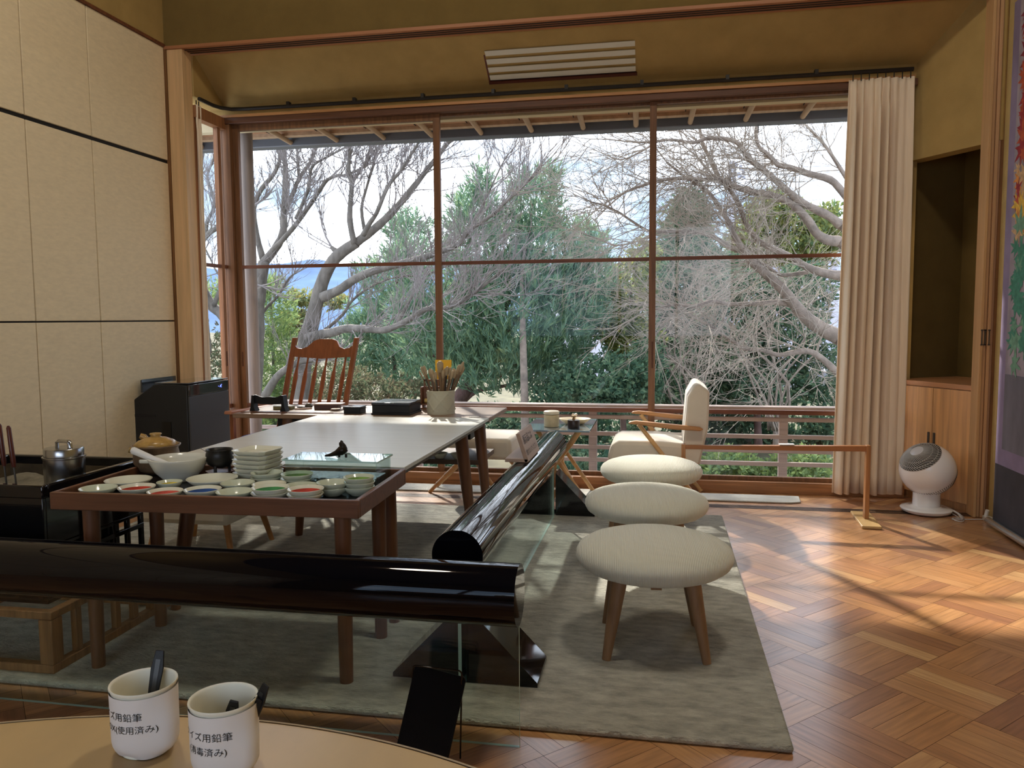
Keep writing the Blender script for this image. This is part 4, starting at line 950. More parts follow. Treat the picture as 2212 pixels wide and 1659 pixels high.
pg = thing('extension_socket', 'white extension plug at the foot of the mustard wall', 'socket', (2.045, 5.42, .0005)); b = MB(); b.box(-.022, .022, -.03, .035, 0, .03); b.build('body', mat('beige_plastic', (.60, .56, .5), .4), pg, bevel=.004)
b = MB(); b.tube([(-.01, .01, .03), (-.005, .0, .07)], .012, 10); b.build('plug', mat('plug_white', (.75, .74, .72), .4), pg)

# ------------------------------------------------------------------ roll-up banner
bn = thing('rollup_banner', 'tall lavender-edged banner printed with coloured maple leaves at the right wall', 'banner', (2.03, 4.80, 0))
b = MB(); b.tube([(2.0, 5.30, .035), (2.0, 4.20, .035)], .022, 16); b.build('base_tube', mat('aluminium', (.62, .66, .66), .25, .9), bn, world=True)
b = MB(); b.box(2.018, 2.024, 4.25, 5.28, .05, 3.12)
Mlav = mat('lavender_print', (.24, .19, .30), .6, noise=((2, 3, 3), 3, .75, 1.2))
Mdark = mat('charcoal_print', (.035, .035, .045), .6, noise=((2, 4, 4), 3, .7, 1.5)); Mmist = mat('mist_print', (.34, .29, .33), .6, noise=((2, 6, 4), 5, .6, 1.25)); Mgry = mat('grey_print', (.13, .125, .15), .6, noise=((2, 5, 2), 4, .7, 1.3))
b.build('sheet', Mlav, bn, world=True)
b = MB(); b.box(2.0165, 2.0178, 4.26, 5.275, .05, .40); b.build('dark_print_band', Mdark, bn, world=True)
b = MB(); b.box(2.0165, 2.0178, 4.26, 5.19, .50, .95); b.build('grey_print_band', Mgry, bn, world=True)
b = MB(); b.box(2.0165, 2.0178, 4.26, 5.19, .952, 3.1); b.build('misty_print', Mmist, bn, world=True)
def maple(cy, cz, s, r0, x):
    pts = []; lobes = [(0, 1.0), (45, .88), (90, .75), (140, .5), (180, .18), (220, .5), (270, .75), (315, .88)]
    for i, (a, L_) in enumerate(lobes):
        a2 = lobes[(i+1) % 8][0]+(360 if i == 7 else 0)
        for da, rr in ((-7, .72), (-4, .80), (0, 1.0), (4, .80), (7, .72)): pts.append((a+da, L_*rr))
        pts.append(((a+a2)/2, .36 if i not in (3, 4) else .22))
    return [(x, cy+s*l*math.sin(math.radians(a)+r0), cz+s*l*math.cos(math.radians(a)+r0)) for a, l in pts]
LC = [(.30, .02, .03), (.45, .08, .03), (.62, .24, .05), (.70, .45, .06), (.14, .30, .20), (.05, .22, .15), (.22, .03, .05), (.55, .35, .18)]
LM = [mat('print_leaf_%d' % i, c, .6, noise=((2, 30, 30), 4, .7, 1.3)) for i, c in enumerate(LC)]
rn = random.Random(12); b = MB()
for i in range(170):
    z = 3.02-1.95*(i/169)+rn.uniform(-.06, .06); y = rn.uniform(4.92, 5.17) if i % 3 else rn.uniform(4.3, 4.95)
    fz = (3.02-z)/1.95
    ci = rn.choice([0, 6, 0, 1]) if fz < .32 else rn.choice([1, 2, 3, 0, 7]) if fz < .55 else rn.choice([3, 7, 2, 4]) if fz < .66 else rn.choice([4, 5, 5])
    s = rn.uniform(.06, .135)
    if y+s*.8 > 5.18: y = 5.18-s*.8
    p = maple(y, z, s, rn.uniform(0, 6.28), 2.0160-.00001*i)
    c = (2.0160-.00001*i, y, z); b.add([c]+p, [(0, k+1, (k+1) % len(p)+1) for k in range(len(p))], ci)
b.build('printed_leaves', LM, bn, world=True, smooth=False, recalc=False)

# ------------------------------------------------------------------ foreground round table, cups, black panel
rtb = thing('round_table', 'round pale maple table in the near left foreground', 'table', (-.58, .0747, 0))
b = MB(); b.lathe([(0, .694), (.93, .694), (.945, .698), (.9523, .707), (.9523, .716), (.948, .72), (0, .72)], 160); b.build('tabletop', M_table, rtb, ang=.9)
b = MB(); b.lathe([(.9500, .7165), (.9535, .7165), (.9535, .7205), (.9500, .7205)], 160); b.build('edge_band', M_edge, rtb)
b = MB(); b.lathe([(0, 0), (.30, 0), (.30, .02), (.06, .05), (.045, .1), (.045, .69), (0, .69)], 48); b.build('pedestal', M_ash_wood, rtb, ang=.8)
def cup(name, label, x, y, rz, lines, cor):
    o = thing(name, label, 'cup', (x, y, .7205), rz, 'paper pencil cups on the round table')
    H_ = .092; rt_, rb_ = .0425, .030
    b = MB(); b.lathe([(0, .006), (rb_, .006), (rb_+.001, .0), (rb_+.001, .006), (rt_-.001, H_-.003), (rt_+.001, H_), (rt_+.0005, H_+.002), (rt_-.0015, H_+.001), (rt_-.0025, H_-.002), (rb_-.001, .008), (0, .008)], 56); b.build('cup_body', M_cupin, o, ang=1.2)
    # paper sleeve: cone above, folded and bulging at the bottom
    N = 96; rows = 14; vs = []
    def rad(a, t_):
        r = rt_+.0006-(rt_-.0415)*(1-t_)
        low = max(0, 1-t_/.24)
        k = 1-low*low*.25*(1+.35*math.cos(4*a+.6))
        d = (a-cor+PI) % (2*PI)-PI
        bulge = .010*math.exp(-(d/.42)**2)*min(1, (1-t_)*2.2)*(1-.35*low)
        return r*k+bulge
    for j in range(rows+1):
        t_ = j/rows; z = .001+(H_-.006)*t_
        for i in range(N): a = 2*PI*i/N; r = rad(a, t_); vs.append((r*math.cos(a), r*math.sin(a), z))
    b = MB(); b.add(vs, [(j*N+i, j*N+(i+1) % N, (j+1)*N+(i+1) % N, (j+1)*N+i) for j in range(rows) for i in range(N)]); b.build('paper_sleeve', M_paper, o, recalc=False, ang=.8)
    b = MB()
    for s, size, a0, z in lines:
        def fn_(x_, y_, a0=a0, z=z):
            zz = z+y_; t_ = zz/H_; rr = .0405; a = a0+x_/rr; r = rad(a, t_)+.0006; return (r*math.cos(a), r*math.sin(a), zz)
        add_text(b, s, size, fn_)
    b.build('writing', M_ink, o, smooth=False, recalc=False)
    return o
cup('paper_cup', 'white paper cup marked for used quiz pencils, left of the two on the table', -.685, .932, 0, [('クイズ用鉛筆', .0120, math.radians(-160), .059), ('BOX(使用済み)', .0115, math.radians(-144), .042)], math.radians(-15))
cup('paper_cup', 'white paper cup marked for disinfected quiz pencils, right of the two on the table', -.553, .908, 0, [('クイズ用鉛筆', .0120, math.radians(-148), .057), ('(消毒済み)', .0118, math.radians(-133), .038)], math.radians(-18))
def clip(label, x, y, z, M, L_=.075):
    o = thing('plastic_pencil', label, 'pencil', (x, y, z))
    b = MB(); b.prism([(-.0035, 0), (.0035, 0), (.0065, L_*.45), (.0085, L_*.80), (.0055, L_), (-.0055, L_), (-.0085, L_*.80), (-.0065, L_*.45)], -.0016, .0016, 'y', M=M); b.build('body', M_matblk, o, bevel=.0008)
    b = MB(); b.prism([(-.0028, L_*.50), (.0028, L_*.50), (.0032, L_*.9), (-.0032, L_*.9)], -.0024, -.0016, 'y', M=M); b.build('clip', mat('clip_black', (.02, .02, .02), .3), o)
clip('black clip pencil standing in the left paper cup', -.688, .935, .7295, rot('Z', 15) @ rot('Y', 7) @ rot('X', -14), .118)
clip('black clip pencil leaning out over the rim of the right paper cup', -.542, .92, .7295, rot('Z', -25) @ rot('Y', 21) @ rot('X', -10), .108)
clip('short black clip pencil lying low in the right paper cup, left one', -.556, .912, .7375, rot('Z', 10) @ rot('Y', 14) @ rot('X', 8), .078)
clip('short black clip pencil in the right paper cup, between the other two', -.546, .914, .7375, rot('Z', 20) @ rot('Y', 26) @ rot('X', 8), .084)
bp2 = thing('display_panel', 'black rounded panel leaning on its frame on the floor before the glass barrier', 'panel', (-.682, 2.155, .0005))
def rr(w, h, c, z0=0):
    P = []
    for cx_, cy_, a0 in ((w/2-c, z0+h-c, 0), (-w/2+c, z0+h-c, 90)):
        for k in range(6): a = math.radians(a0+90*k/5); P.append((cx_+c*math.cos(a), cy_+c*math.sin(a)))
    return [(w/2, z0)]+P+[(-w/2, z0)]
Ml = T(0, -.02, 0) @ rot('Y', 11) @ rot('X', -14)
b = MB(); b.prism(rr(.158, .275, .012), -.008, 0, 'y', M=Ml); b.build('front_panel', mat('black_acrylic', (.004, .004, .005), .25, spec=.2), bp2, bevel=.001)
Ml2 = T(.012, .040, 0) @ rot('Y', 2) @ rot('X', 1)
b = MB(); P = rr(.15, .275, .012); P3 = [Ml2 @ Vector((p[0]+.02, 0, p[1])) for p in P]; b.tube(P3, .0028, 6); b.build('rear_frame', M_black, bp2)

# ------------------------------------------------------------------ garden
b = MB(); N = 60; vs = []; rn = random.Random(5)
for j in range(N+1):
    for i in range(N+1):
        x = -70+150*i/N; y = 7.3+70*(j/N)**1.6
        vs.append((x, y, -1.3+rn.uniform(-.1, .1)+.10*math.sin(x*.6)+.02*(y-7)))
b.add(vs, [(j*(N+1)+i, j*(N+1)+i+1, (j+1)*(N+1)+i+1, (j+1)*(N+1)+i) for j in range(N) for i in range(N)])
o = b.build('ground', mat('garden_earth', (.10, .09, .05), .95, noise=((1.5, 1.5, 1.5), 8, .5, 1.6)), recalc=False); o['kind'] = 'structure'
b = MB(); n = 70; vs = []
for i in range(n+1):
    x = -330+430*i/n
    h = 26+1.2*math.sin(i*.5)+.8*math.sin(i*1.3+1)-max(0, x+105)*.35
    vs += [(x, 330, max(h, 2)), (x, 230, -5)]
vs2 = [(x, y+160, -5) for x, y, z in vs[::2]]
b.add(vs, [(2*i, 2*i+1, 2*i+3, 2*i+2) for i in range(n)]); b.add([vs[2*i] for i in range(n+1)]+vs2, [(i, i+1, n+2+i, n+1+i) for i in range(n)])
o = b.build('hill', mat('haze_tinted_forest', (.13, .19, .31), 1, spec=0, noise=((.06, .06, .12), 8, .75, 1.2)), ang=3); tag(o, 'hazy blue wooded hill far behind the left trees', 'hill')  # distance haze is put into the blue base colour

M_bark = mat('grey_bark', (.16, .14, .12), .9, noise=((9, 9, 4), 6, .55, 1.35), bump=((30, 30, 14), .6, .02))
M_bark2 = mat('tan_bark', (.24, .19, .155), .9, noise=((9, 9, 9), 6, .6, 1.3), bump=((30, 30, 30), .5, .02))
M_redbark = mat('red_bark', (.13, .075, .065), .9, noise=((9, 9, 4), 5, .6, 1.3), bump=((30, 30, 14), .6, .02))
M_twig = mat('twig', (.25, .22, .21), .9); M_twig2 = mat('tan_twig', (.32, .27, .22), .9)

def limb(mb, pts, Y, w0, w1, rn, dY=.0, n=9):
    """pts in photo pixels; depth wanders around Y; w0, w1 widths in pixels at Y"""
    P = []; k = len(pts); off = 0
    for i, (x, y) in enumerate(pts):
        off += rn.uniform(-.05, .05)+dY/k
        P.append(at(x, y, Y+off))
    r0 = w0/2/F_PX*Y; r1 = w1/2/F_PX*Y
    # smooth
    Q = [P[0]]
    for i in range(len(P)-1):
        a = P[max(i-1, 0)]; b_ = P[i]; c = P[i+1]; d = P[min(i+2, len(P)-1)]
        for t_ in (.33, .66, 1.0):
            Q.append(.5*((2*b_)+(-a+c)*t_+(2*a-5*b_+4*c-d)*t_*t_+(-a+3*b_-3*c+d)*t_**3))
    m = len(Q)
    R_ = [(r0+(r1-r0)*(i/(m-1))**.8)*rn.uniform(.94, 1.07) for i in range(m)]
    mb.tube(Q, R_, n)
    return Q, R_
def twigs(mb, p, d, L_, r, rn, lev, up_=.25, spread=.6, kids=4, n=4):
    P = [p]; q = p.copy(); dd = d.normalized(); seg = 4
    for i in range(seg):
        dd = (dd+Vector((rn.uniform(-1, 1), rn.uniform(-1, 1), rn.uniform(-1, 1)+up_))*.22).normalized()
        q = q+dd*(L_/seg); P.append(q.copy())
    mb.tube(P, [r*(1-.17*i) for i in range(seg+1)], n, cap=False)
    if lev > 0:
        for k in range(kids):
            i = rn.randint(1, seg); base = P[i]; dr = (P[i]-P[i-1]).normalized()
            nd = (dr+Vector((rn.uniform(-1, 1), rn.uniform(-1, 1)*.7, rn.uniform(-1, 1)+up_))*spread).normalized()
            twigs(mb, base, nd, L_*rn.uniform(.45, .72), r*.62, rn, lev-1, up_, spread, kids, 3)
def bare_tree(name, label, Y, trunk, limbs, seed, mb_, mt_, per=9, L_=.9, r=.009, up_=.3, lev=2, kids=4, dens_from=.25, group=None):
    rn = random.Random(seed)
    o = thing(name, label, 'tree', at(trunk[0][0][0][0], trunk[0][0][0][1], Y), 0, group)
    tb = MB(); tw = MB()
    for pts, w0, w1 in trunk: limb(tb, pts, Y, w0, w1, rn, 0, 12)
    for pts, w0, w1, dY in limbs:
        Q, R_ = limb(tb, pts, Y, w0, w1, rn, dY, 8)
        m = len(Q); cnt = max(2, int(per*sum((Q[i+1]-Q[i]).length for i in range(m-1))/1.6))
        for k in range(cnt):
            i = rn.randint(int(m*dens_from), m-1); i = max(i, 1)
            dr = (Q[i]-Q[i-1]).normalized()
            nd = (dr*.8+Vector((rn.uniform(-1, 1), rn.uniform(-1, 1)*.8, rn.uniform(-1, 1)+up_))).normalized()
            twigs(tw, Q[i], nd, L_*rn.uniform(.5, 1.1), min(r, R_[i]*.7), rn, lev, up_, .65, kids)
        dr = (Q[-1]-Q[-2]).normalized(); twigs(tw, Q[-1], dr, L_, R_[-1]*.8, rn, lev, up_, .6, kids)
    tb.build('trunk', mb_, o, world=True, recalc=False, ang=3)
    tw.build('twigs', mt_, o, world=True, recalc=False, smooth=False)
    return o
def foliage(mb, blobs, Y, rn, n, blade, width, per, updir=.5, droop=0, fan=.7, mi=0):
    """blobs: (px x, px y, px rx, px ry, depth offset, depth radius)"""
    wts = [bl[2]*bl[3] for bl in blobs]
    vs = mb.v; fs = mb.f; ms = mb.m
    for k in range(n):
        bl = rn.choices(blobs, wts)[0]
        while True:
            u = Vector((rn.uniform(-1, 1), rn.uniform(-1, 1), rn.uniform(-1, 1)))
            if u.length <= 1: break
        u = u*(.55+.45*rn.random())/max(u.length, .35) if rn.random() < .5 else u
        s = Y/F_PX
        c = at(bl[0], bl[1], Y)+Vector((u.x*bl[2]*s, bl[4]+u.y*bl[5], u.z*bl[3]*s))
        d = Vector((u.x*.7+rn.uniform(-.5, .5), rn.uniform(-.6, .6), updir-droop+rn.uniform(-.4, .5)))
        if d.length < .1: continue
        d.normalize()
        for j in range(per):
            e = (d+Vector((rn.uniform(-1, 1), rn.uniform(-1, 1), rn.uniform(-1, 1)))*fan).normalized()
            st_ = c+d*blade*rn.uniform(-.6, .8)
            L1 = blade*rn.uniform(.6, 1.2); w = e.cross(Vector((rn.uniform(-1, 1), rn.uniform(-1, 1), rn.uniform(-1, 1))))
            if w.length < .05: continue
            w.normalize(); w *= width*rn.uniform(.7, 1.2)
            o = len(vs); md = st_+e*L1*.5; vs.extend([tuple(st_), tuple(md+w), tuple(st_+e*L1), tuple(md-w)]); fs.append([o, o+1, o+2, o+3]); ms.append(mi)
def evergreen(name, label, cat, Y, blobs, n, blade, width, per, lm, seed, trunk=(), bark=M_redbark, group=None, base=None, **k):
    rn = random.Random(seed); bx_, by_ = base or (blobs[0][0], blobs[0][1]+blobs[0][3])
    p = at(bx_, by_, Y); o = thing(name, label, cat, p, 0, group)
    if trunk:
        tb = MB()
        for pts, w0, w1 in trunk: limb(tb, pts, Y, w0, w1, rn, 0, 8)
        tb.build('trunk', bark, o, world=True, recalc=False, ang=3)
    b = MB(); foliage(b, blobs, Y, rn, n, blade, width, per, **k); b.build('foliage', lm, o, world=True, recalc=False, smooth=False)
    return o
L_soft = leafmat('feathery_leaf', [(.11, .19, .13), (.15, .26, .175), (.20, .32, .215), (.25, .35, .18), (.14, .23, .16)])
L_dark = leafmat('dark_leaf', [(.05, .10, .07), (.08, .15, .095), (.12, .20, .12), (.18, .25, .14)], .35)
L_olive = leafmat('olive_leaf', [(.12, .16, .07), (.20, .24, .09), (.30, .30, .09), (.12, .19, .10)])
L_yel = leafmat('yellow_leaf', [(.34, .28, .09), (.25, .26, .12), (.17, .22, .12)])
L_lime = leafmat('lime_leaf', [(.32, .40, .13), (.24, .32, .13), (.14, .22, .11)])
L_brown = leafmat('brown_leaf', [(.16, .12, .08), (.14, .14, .08), (.10, .14, .08), (.20, .17, .11)])

# bare magnolia-like trees on the left
bare_tree('bare_tree', 'bare grey tree whose thick curved trunk rises behind the high-back chair', 11.0,
 [([(655, 1000), (650, 860), (659, 751), (673, 699), (686, 645), (700, 599), (719, 564), (741, 543), (770, 524)], 44, 24)],
 [([(770, 524), (808, 495), (841, 465), (868, 435), (895, 402), (922, 367), (950, 332), (985, 285)], 22, 9, .3),
  ([(765, 526), (756, 478), (757, 438), (760, 397), (753, 370), (756, 321), (758, 270)], 15, 7, -.4),
  ([(760, 395), (779, 367), (798, 340), (819, 316), (850, 270)], 9, 4, .3),
  ([(784, 508), (800, 480), (814, 459), (838, 402), (865, 370), (884, 340), (901, 313), (925, 270)], 12, 5, -.5),
  ([(788, 500), (781, 451), (792, 405), (806, 356), (811, 325), (815, 270)], 9, 4, .5),
  ([(735, 548), (720, 538), (716, 533)], 16, 8, 0),
  ([(698, 642), (733, 626), (760, 607), (787, 593), (819, 582), (882, 565), (922, 554), (954, 543), (990, 527), (1017, 495), (1063, 465), (1095, 435), (1136, 397), (1171, 359)], 24, 3, -1.2),
  ([(1015, 497), (1041, 446), (1063, 400), (1090, 345), (1112, 318)], 6, 2, -.4),
  ([(664, 730), (686, 724), (719, 718), (746, 710), (787, 710), (827, 713), (855, 705), (890, 686), (922, 667), (954, 667), (995, 653), (1030, 629), (1063, 602), (1095, 577)], 24, 5, -1.5),
  ([(975, 657), (1010, 640), (1063, 634), (1117, 639), (1166, 626)], 7, 2, -.3),
  ([(855, 705), (880, 660), (905, 610), (930, 590), (1000, 560)], 10, 4, .4),
  ([(700, 715), (740, 680), (760, 650), (800, 620), (850, 600), (905, 595)], 9, 3, .5),
  ([(758, 280), (740, 150), (690, 30), (650, -120)], 7, 3, -.5),  # upper limbs out of view, added to dapple the sun on the desk
  ([(815, 280), (830, 150), (800, 30), (780, -140)], 7, 3, .5),
  ([(925, 270), (900, 120), (910, 0), (860, -150)], 7, 3, -.3),
  ([(985, 285), (1010, 150), (990, 20), (960, -120)], 8, 3, .3),
  ([(570, 860), (597, 816), (624, 794), (651, 780), (692, 775)], 22, 12, -.3)],
 11, M_bark, M_twig, per=22, L_=.75, r=.009, up_=.35, kids=4)
bare_tree('bare_tree', 'bare grey tree with forked limbs seen at the left of the big window', 11.6,
 [([(540, 1000), (548, 850), (554, 740), (556, 667), (559, 640), (564, 604), (570, 565)], 42, 26)],
 [([(568, 570), (594, 538), (611, 505), (613, 465), (616, 410), (616, 356), (611, 321), (606, 260)], 24, 9, .2),
  ([(590, 540), (597, 533), (624, 503), (646, 476), (673, 438), (695, 405), (708, 388), (730, 379), (749, 378), (790, 360)], 14, 5, -.4),
  ([(617, 451), (632, 419), (646, 386), (668, 354), (681, 326), (690, 280)], 11, 6, .4),
  ([(640, 473), (654, 440), (667, 405), (670, 375), (678, 356), (705, 340), (741, 321), (780, 300)], 10, 4, -.3),
  ([(568, 560), (554, 505), (548, 451), (564, 410), (592, 375), (605, 343), (608, 321), (600, 270)], 15, 6, .4),
  ([(646, 384), (643, 343), (642, 321), (640, 270)], 8, 5, .2),
  ([(606, 265), (590, 130), (620, 0), (560, -150)], 8, 3, .4),  # limbs above the view, added to shade the left of the room
  ([(690, 285), (700, 150), (660, 40), (700, -130)], 7, 3, -.4),
  ([(640, 270), (630, 130), (560, 0), (500, -120)], 7, 3, 0),
  ([(556, 690), (580, 660), (600, 640), (625, 600), (640, 590)], 8, 3, .3)],
 21, M_bark, M_twig, per=22, L_=.7, r=.009, up_=.35, kids=4)
bare_tree('bare_tree', 'gnarled grey trunk and branches seen through the narrow left side window', 10.2,
 [([(430, 1000), (438, 870), (440, 789), (444, 740), (436, 680), (432, 640), (424, 590)], 30, 22),
  ([(520, 760), (486, 686), (461, 664), (440, 630), (426, 590), (415, 560), (400, 540)], 28, 18)],
 [([(405, 560), (423, 541), (450, 505), (470, 492), (499, 473), (520, 460), (540, 450)], 15, 8, 0),
  ([(446, 508), (447, 480), (464, 440), (448, 383), (461, 343), (470, 300)], 10, 5, .2),
  ([(420, 590), (400, 500), (410, 430), (430, 380), (440, 330), (455, 290)], 12, 5, .4),
  ([(462, 660), (480, 620), (500, 610), (520, 612)], 12, 8, 0),
  ([(500, 620), (470, 590), (455, 560), (440, 530)], 6, 3, .2),
  ([(499, 473), (480, 430), (500, 380), (485, 330), (495, 290)], 6, 3, .2)],
 31, M_bark, M_twig, per=20, L_=.55, r=.008, up_=.3, kids=4)
# right tree sweeping in from the right
bare_tree('bare_tree', 'large tan-barked bare tree sweeping its branches in from the right', 9.6,
 [([(2010, 1100), (1990, 960), (1960, 860), (1900, 780), (1808, 726)], 75, 34),
  ([(1975, 880), (1960, 760), (1930, 660), (1880, 570), (1814, 521)], 50, 24),
  ([(1935, 670), (1900, 560), (1860, 510), (1814, 485)], 34, 20)],
 [([(1808, 726), (1785, 715), (1755, 697), (1726, 670), (1708, 647), (1688, 623), (1664, 600), (1644, 582), (1623, 565), (1607, 545), (1586, 509), (1574, 480), (1557, 453), (1539, 426), (1518, 403), (1480, 382), (1440, 350)], 32, 4, -.6),
  ([(1814, 521), (1787, 518), (1763, 503), (1746, 477), (1725, 453), (1698, 432), (1660, 420), (1616, 412), (1580, 400), (1554, 388), (1512, 388), (1468, 385), (1421, 391), (1390, 400), (1350, 415)], 22, 5, -.6),
  ([(1814, 485), (1793, 468), (1763, 453), (1734, 438), (1704, 415), (1684, 397), (1660, 376), (1648, 367), (1616, 341), (1595, 311), (1571, 301), (1527, 299), (1498, 308), (1453, 302), (1421, 305), (1380, 308)], 20, 4, -.8),
  ([(1870, 480), (1820, 415), (1793, 388), (1749, 376), (1704, 361), (1681, 356), (1657, 332), (1639, 317), (1633, 288), (1636, 250)], 18, 6, -.3),
  ([(1554, 388), (1542, 359), (1530, 335), (1518, 311), (1510, 270)], 11, 6, -.1),
  ([(1880, 600), (1811, 595), (1778, 589), (1743, 577), (1704, 553), (1660, 533), (1631, 512), (1610, 480), (1598, 444), (1580, 415), (1560, 395)], 21, 6, -.5),
  ([(1616, 546), (1574, 533), (1542, 512), (1512, 503), (1468, 500), (1418, 500), (1396, 497), (1358, 473), (1334, 457), (1301, 443), (1274, 435), (1239, 419)], 12, 2, -.8),
  ([(1703, 656), (1673, 653), (1638, 656), (1600, 657), (1567, 656), (1538, 650), (1497, 662), (1460, 658), (1415, 668)], 13, 4, -.4),
  ([(1850, 850), (1803, 800), (1773, 773), (1747, 759), (1711, 762), (1682, 767), (1644, 756), (1606, 753), (1585, 738), (1556, 720), (1530, 700)], 16, 5, -.5),
  ([(1744, 588), (1688, 594), (1659, 576), (1630, 560)], 9, 4, -.2),
  ([(1850, 420), (1800, 340), (1770, 300), (1740, 270)], 10, 4, .3),
  ([(1418, 500), (1380, 520), (1330, 530), (1290, 515), (1245, 500)], 5, 2, -.2),
  ([(1350, 415), (1320, 440), (1290, 470)], 4, 2, -.2),
  ([(1421, 305), (1380, 330), (1340, 345), (1300, 330)], 5, 2, -.2)],
 41, M_bark2, M_twig2, per=28, L_=.8, r=.0065, up_=-.02, kids=4)
# shrubby twiggy maples behind it
for i, (x0, lab) in enumerate(((1500, 'thicket of tan bare twigs low behind the armchair'), (1680, 'thicket of tan bare twigs low beside the curtain'))):
    rn = random.Random(60+i)
    lb = []
    for k in range(9):
        xx = x0+rn.uniform(-30, 30); lb.append(([(xx, 930), (xx+rn.uniform(-50, 40), 830), (xx+rn.uniform(-110, 100), 730), (xx+rn.uniform(-170, 140), 630)], 6, 2, rn.uniform(-.5, .5)))
    bare_tree('bare_shrub', lab, 12.4, [([(x0, 1010), (x0, 930)], 22, 18)], lb, 70+i, M_bark2, M_twig2, per=4, L_=.75, r=.006, up_=.1, kids=4)

# evergreens
evergreen('evergreen_tree', 'soft feathery green evergreen with red-brown limbs in the middle of the window', 'tree', 13.0,
 [(1130, 690, 170, 150, 0, 1.6), (1060, 560, 110, 120, 0, 1.3), (1190, 560, 105, 110, .2, 1.2), (1150, 455, 62, 75, 0, .8), (1020, 470, 60, 70, .2, .7), (1000, 720, 110, 110, 0, 1.3), (1230, 680, 90, 110, 0, 1.2), (1270, 540, 50, 60, 0, .7), (900, 690, 70, 100, .3, 1), (1090, 800, 150, 55, -.2, 1.2), (1185, 400, 20, 42, 0, .3), (1130, 400, 18, 36, 0, .3), (1040, 405, 22, 45, 0, .3), (870, 560, 60, 50, .5, .7), (1290, 610, 50, 60, 0, .7)],
 5200, .17, .012, 10, L_soft, 101, trunk=[([(985, 1010), (985, 880), (1010, 838), (1025, 794), (1041, 753), (1063, 718), (1090, 664), (1120, 600), (1140, 520), (1150, 440)], 44, 5), ([(1000, 850), (1030, 816), (1076, 813), (1101, 794), (1133, 772), (1144, 748), (1190, 700)], 15, 5), ([(1000, 870), (1030, 845), (1076, 837), (1117, 824), (1160, 800)], 12, 4), ([(1015, 820), (990, 770), (960, 760), (925, 770), (895, 735), (870, 700)], 12, 4), ([(1030, 790), (1060, 760), (1110, 700), (1170, 650), (1230, 600)], 11, 4), ([(1012, 830), (985, 740), (980, 660), (1000, 580), (1020, 500)], 13, 4)], base=(985, 1010), updir=.7, fan=.55)
evergreen('cypress_tree', 'tall dark green conifer just right of the window mullion', 'tree', 16.0,
 [(1480, 520, 45, 85, 0, .8), (1475, 620, 65, 100, 0, 1.2), (1470, 740, 85, 110, 0, 1.5), (1500, 850, 90, 60, 0, 1.5), (1490, 450, 22, 40, 0, .4), (1550, 600, 40, 60, 0, .8)], 2900, .20, .022, 9, L_dark, 102, base=(1480, 1000), trunk=[([(1480, 1000), (1480, 800), (1482, 600), (1487, 450)], 22, 5)], updir=.2)
evergreen('camellia_tree', 'broad-leaved evergreen with yellowish young leaves left of the window mullion', 'tree', 14.0,
 [(1360, 620, 60, 60, 0, 1), (1330, 690, 60, 60, 0, 1), (1390, 560, 30, 40, 0, .6), (1370, 740, 60, 60, 0, 1)], 1200, .10, .026, 7, L_olive, 103, base=(1350, 1000), trunk=[([(1350, 1000), (1345, 850), (1352, 700), (1370, 600)], 16, 5)], updir=.1, fan=1.2)
evergreen('camellia_bush', 'dark glossy broad-leaved bush behind the side table', 'bush', 12.0,
 [(1300, 830, 120, 75, 0, 1.1), (1240, 860, 100, 60, 0, 1), (1370, 850, 60, 60, 0, .8), (1400, 790, 40, 60, 0, .8)], 1900, .085, .022, 7, L_dark, 104, base=(1300, 1000), updir=.1, fan=1.2)
evergreen('broadleaf_tree', 'yellow-green broad-leaved tree behind the sweeping branches', 'tree', 17.0,
 [(1660, 460, 60, 40, 0, .9), (1730, 540, 70, 50, 0, 1), (1620, 520, 45, 40, 0, .8), (1780, 500, 50, 50, 0, .8), (1600, 590, 60, 40, 0, .8)], 1200, .15, .035, 7, L_olive, 105, base=(1665, 1000), trunk=[([(1665, 1000), (1660, 700), (1650, 540), (1660, 440)], 20, 8)], updir=.1, fan=1.2)
evergreen('hedge_tree', 'dark green leafy tree low behind the tan branches at the right', 'tree', 14.5,
 [(1570, 720, 90, 110, 0, 1.2), (1700, 700, 80, 90, 0, 1.2), (1640, 830, 110, 60, 0, 1.2), (1780, 800, 60, 80, 0, 1), (1600, 630, 60, 50, 0, 1), (1500, 800, 60, 90, 0, 1), (1740, 620, 60, 50, 0, 1)], 3400, .11, .026, 7, L_dark, 106, base=(1640, 1000), trunk=[([(1640, 1000), (1630, 800), (1610, 650)], 18, 8)], updir=.1, fan=1.2)
evergreen('pine_tree', 'soft yellow-green pine at the left behind the forked grey trunk', 'tree', 15.0,
 [(585, 680, 45, 70, 0, .9), (600, 790, 45, 90, 0, 1), (570, 620, 30, 30, 0, .6), (480, 640, 30, 40, 0, .7), (590, 880, 60, 50, 0, 1), (640, 840, 40, 60, 0, .8)], 1500, .15, .012, 9, L_lime, 107, base=(590, 1000), trunk=[([(590, 1000), (592, 840), (588, 700), (580, 620)], 12, 5)], bark=M_bark, updir=.3)
evergreen('golden_tree', 'small tree with golden leaves beside the curved grey trunk', 'tree', 18.0,
 [(650, 645, 36, 20, 0, .6), (725, 652, 24, 16, 0, .5), (640, 690, 40, 18, 0, .6), (620, 720, 30, 18, 0, .6)], 420, .12, .03, 7, L_yel, 108, base=(655, 1000), trunk=[([(655, 1000), (655, 800), (650, 640)], 8, 3)], updir=.1, fan=1.2)
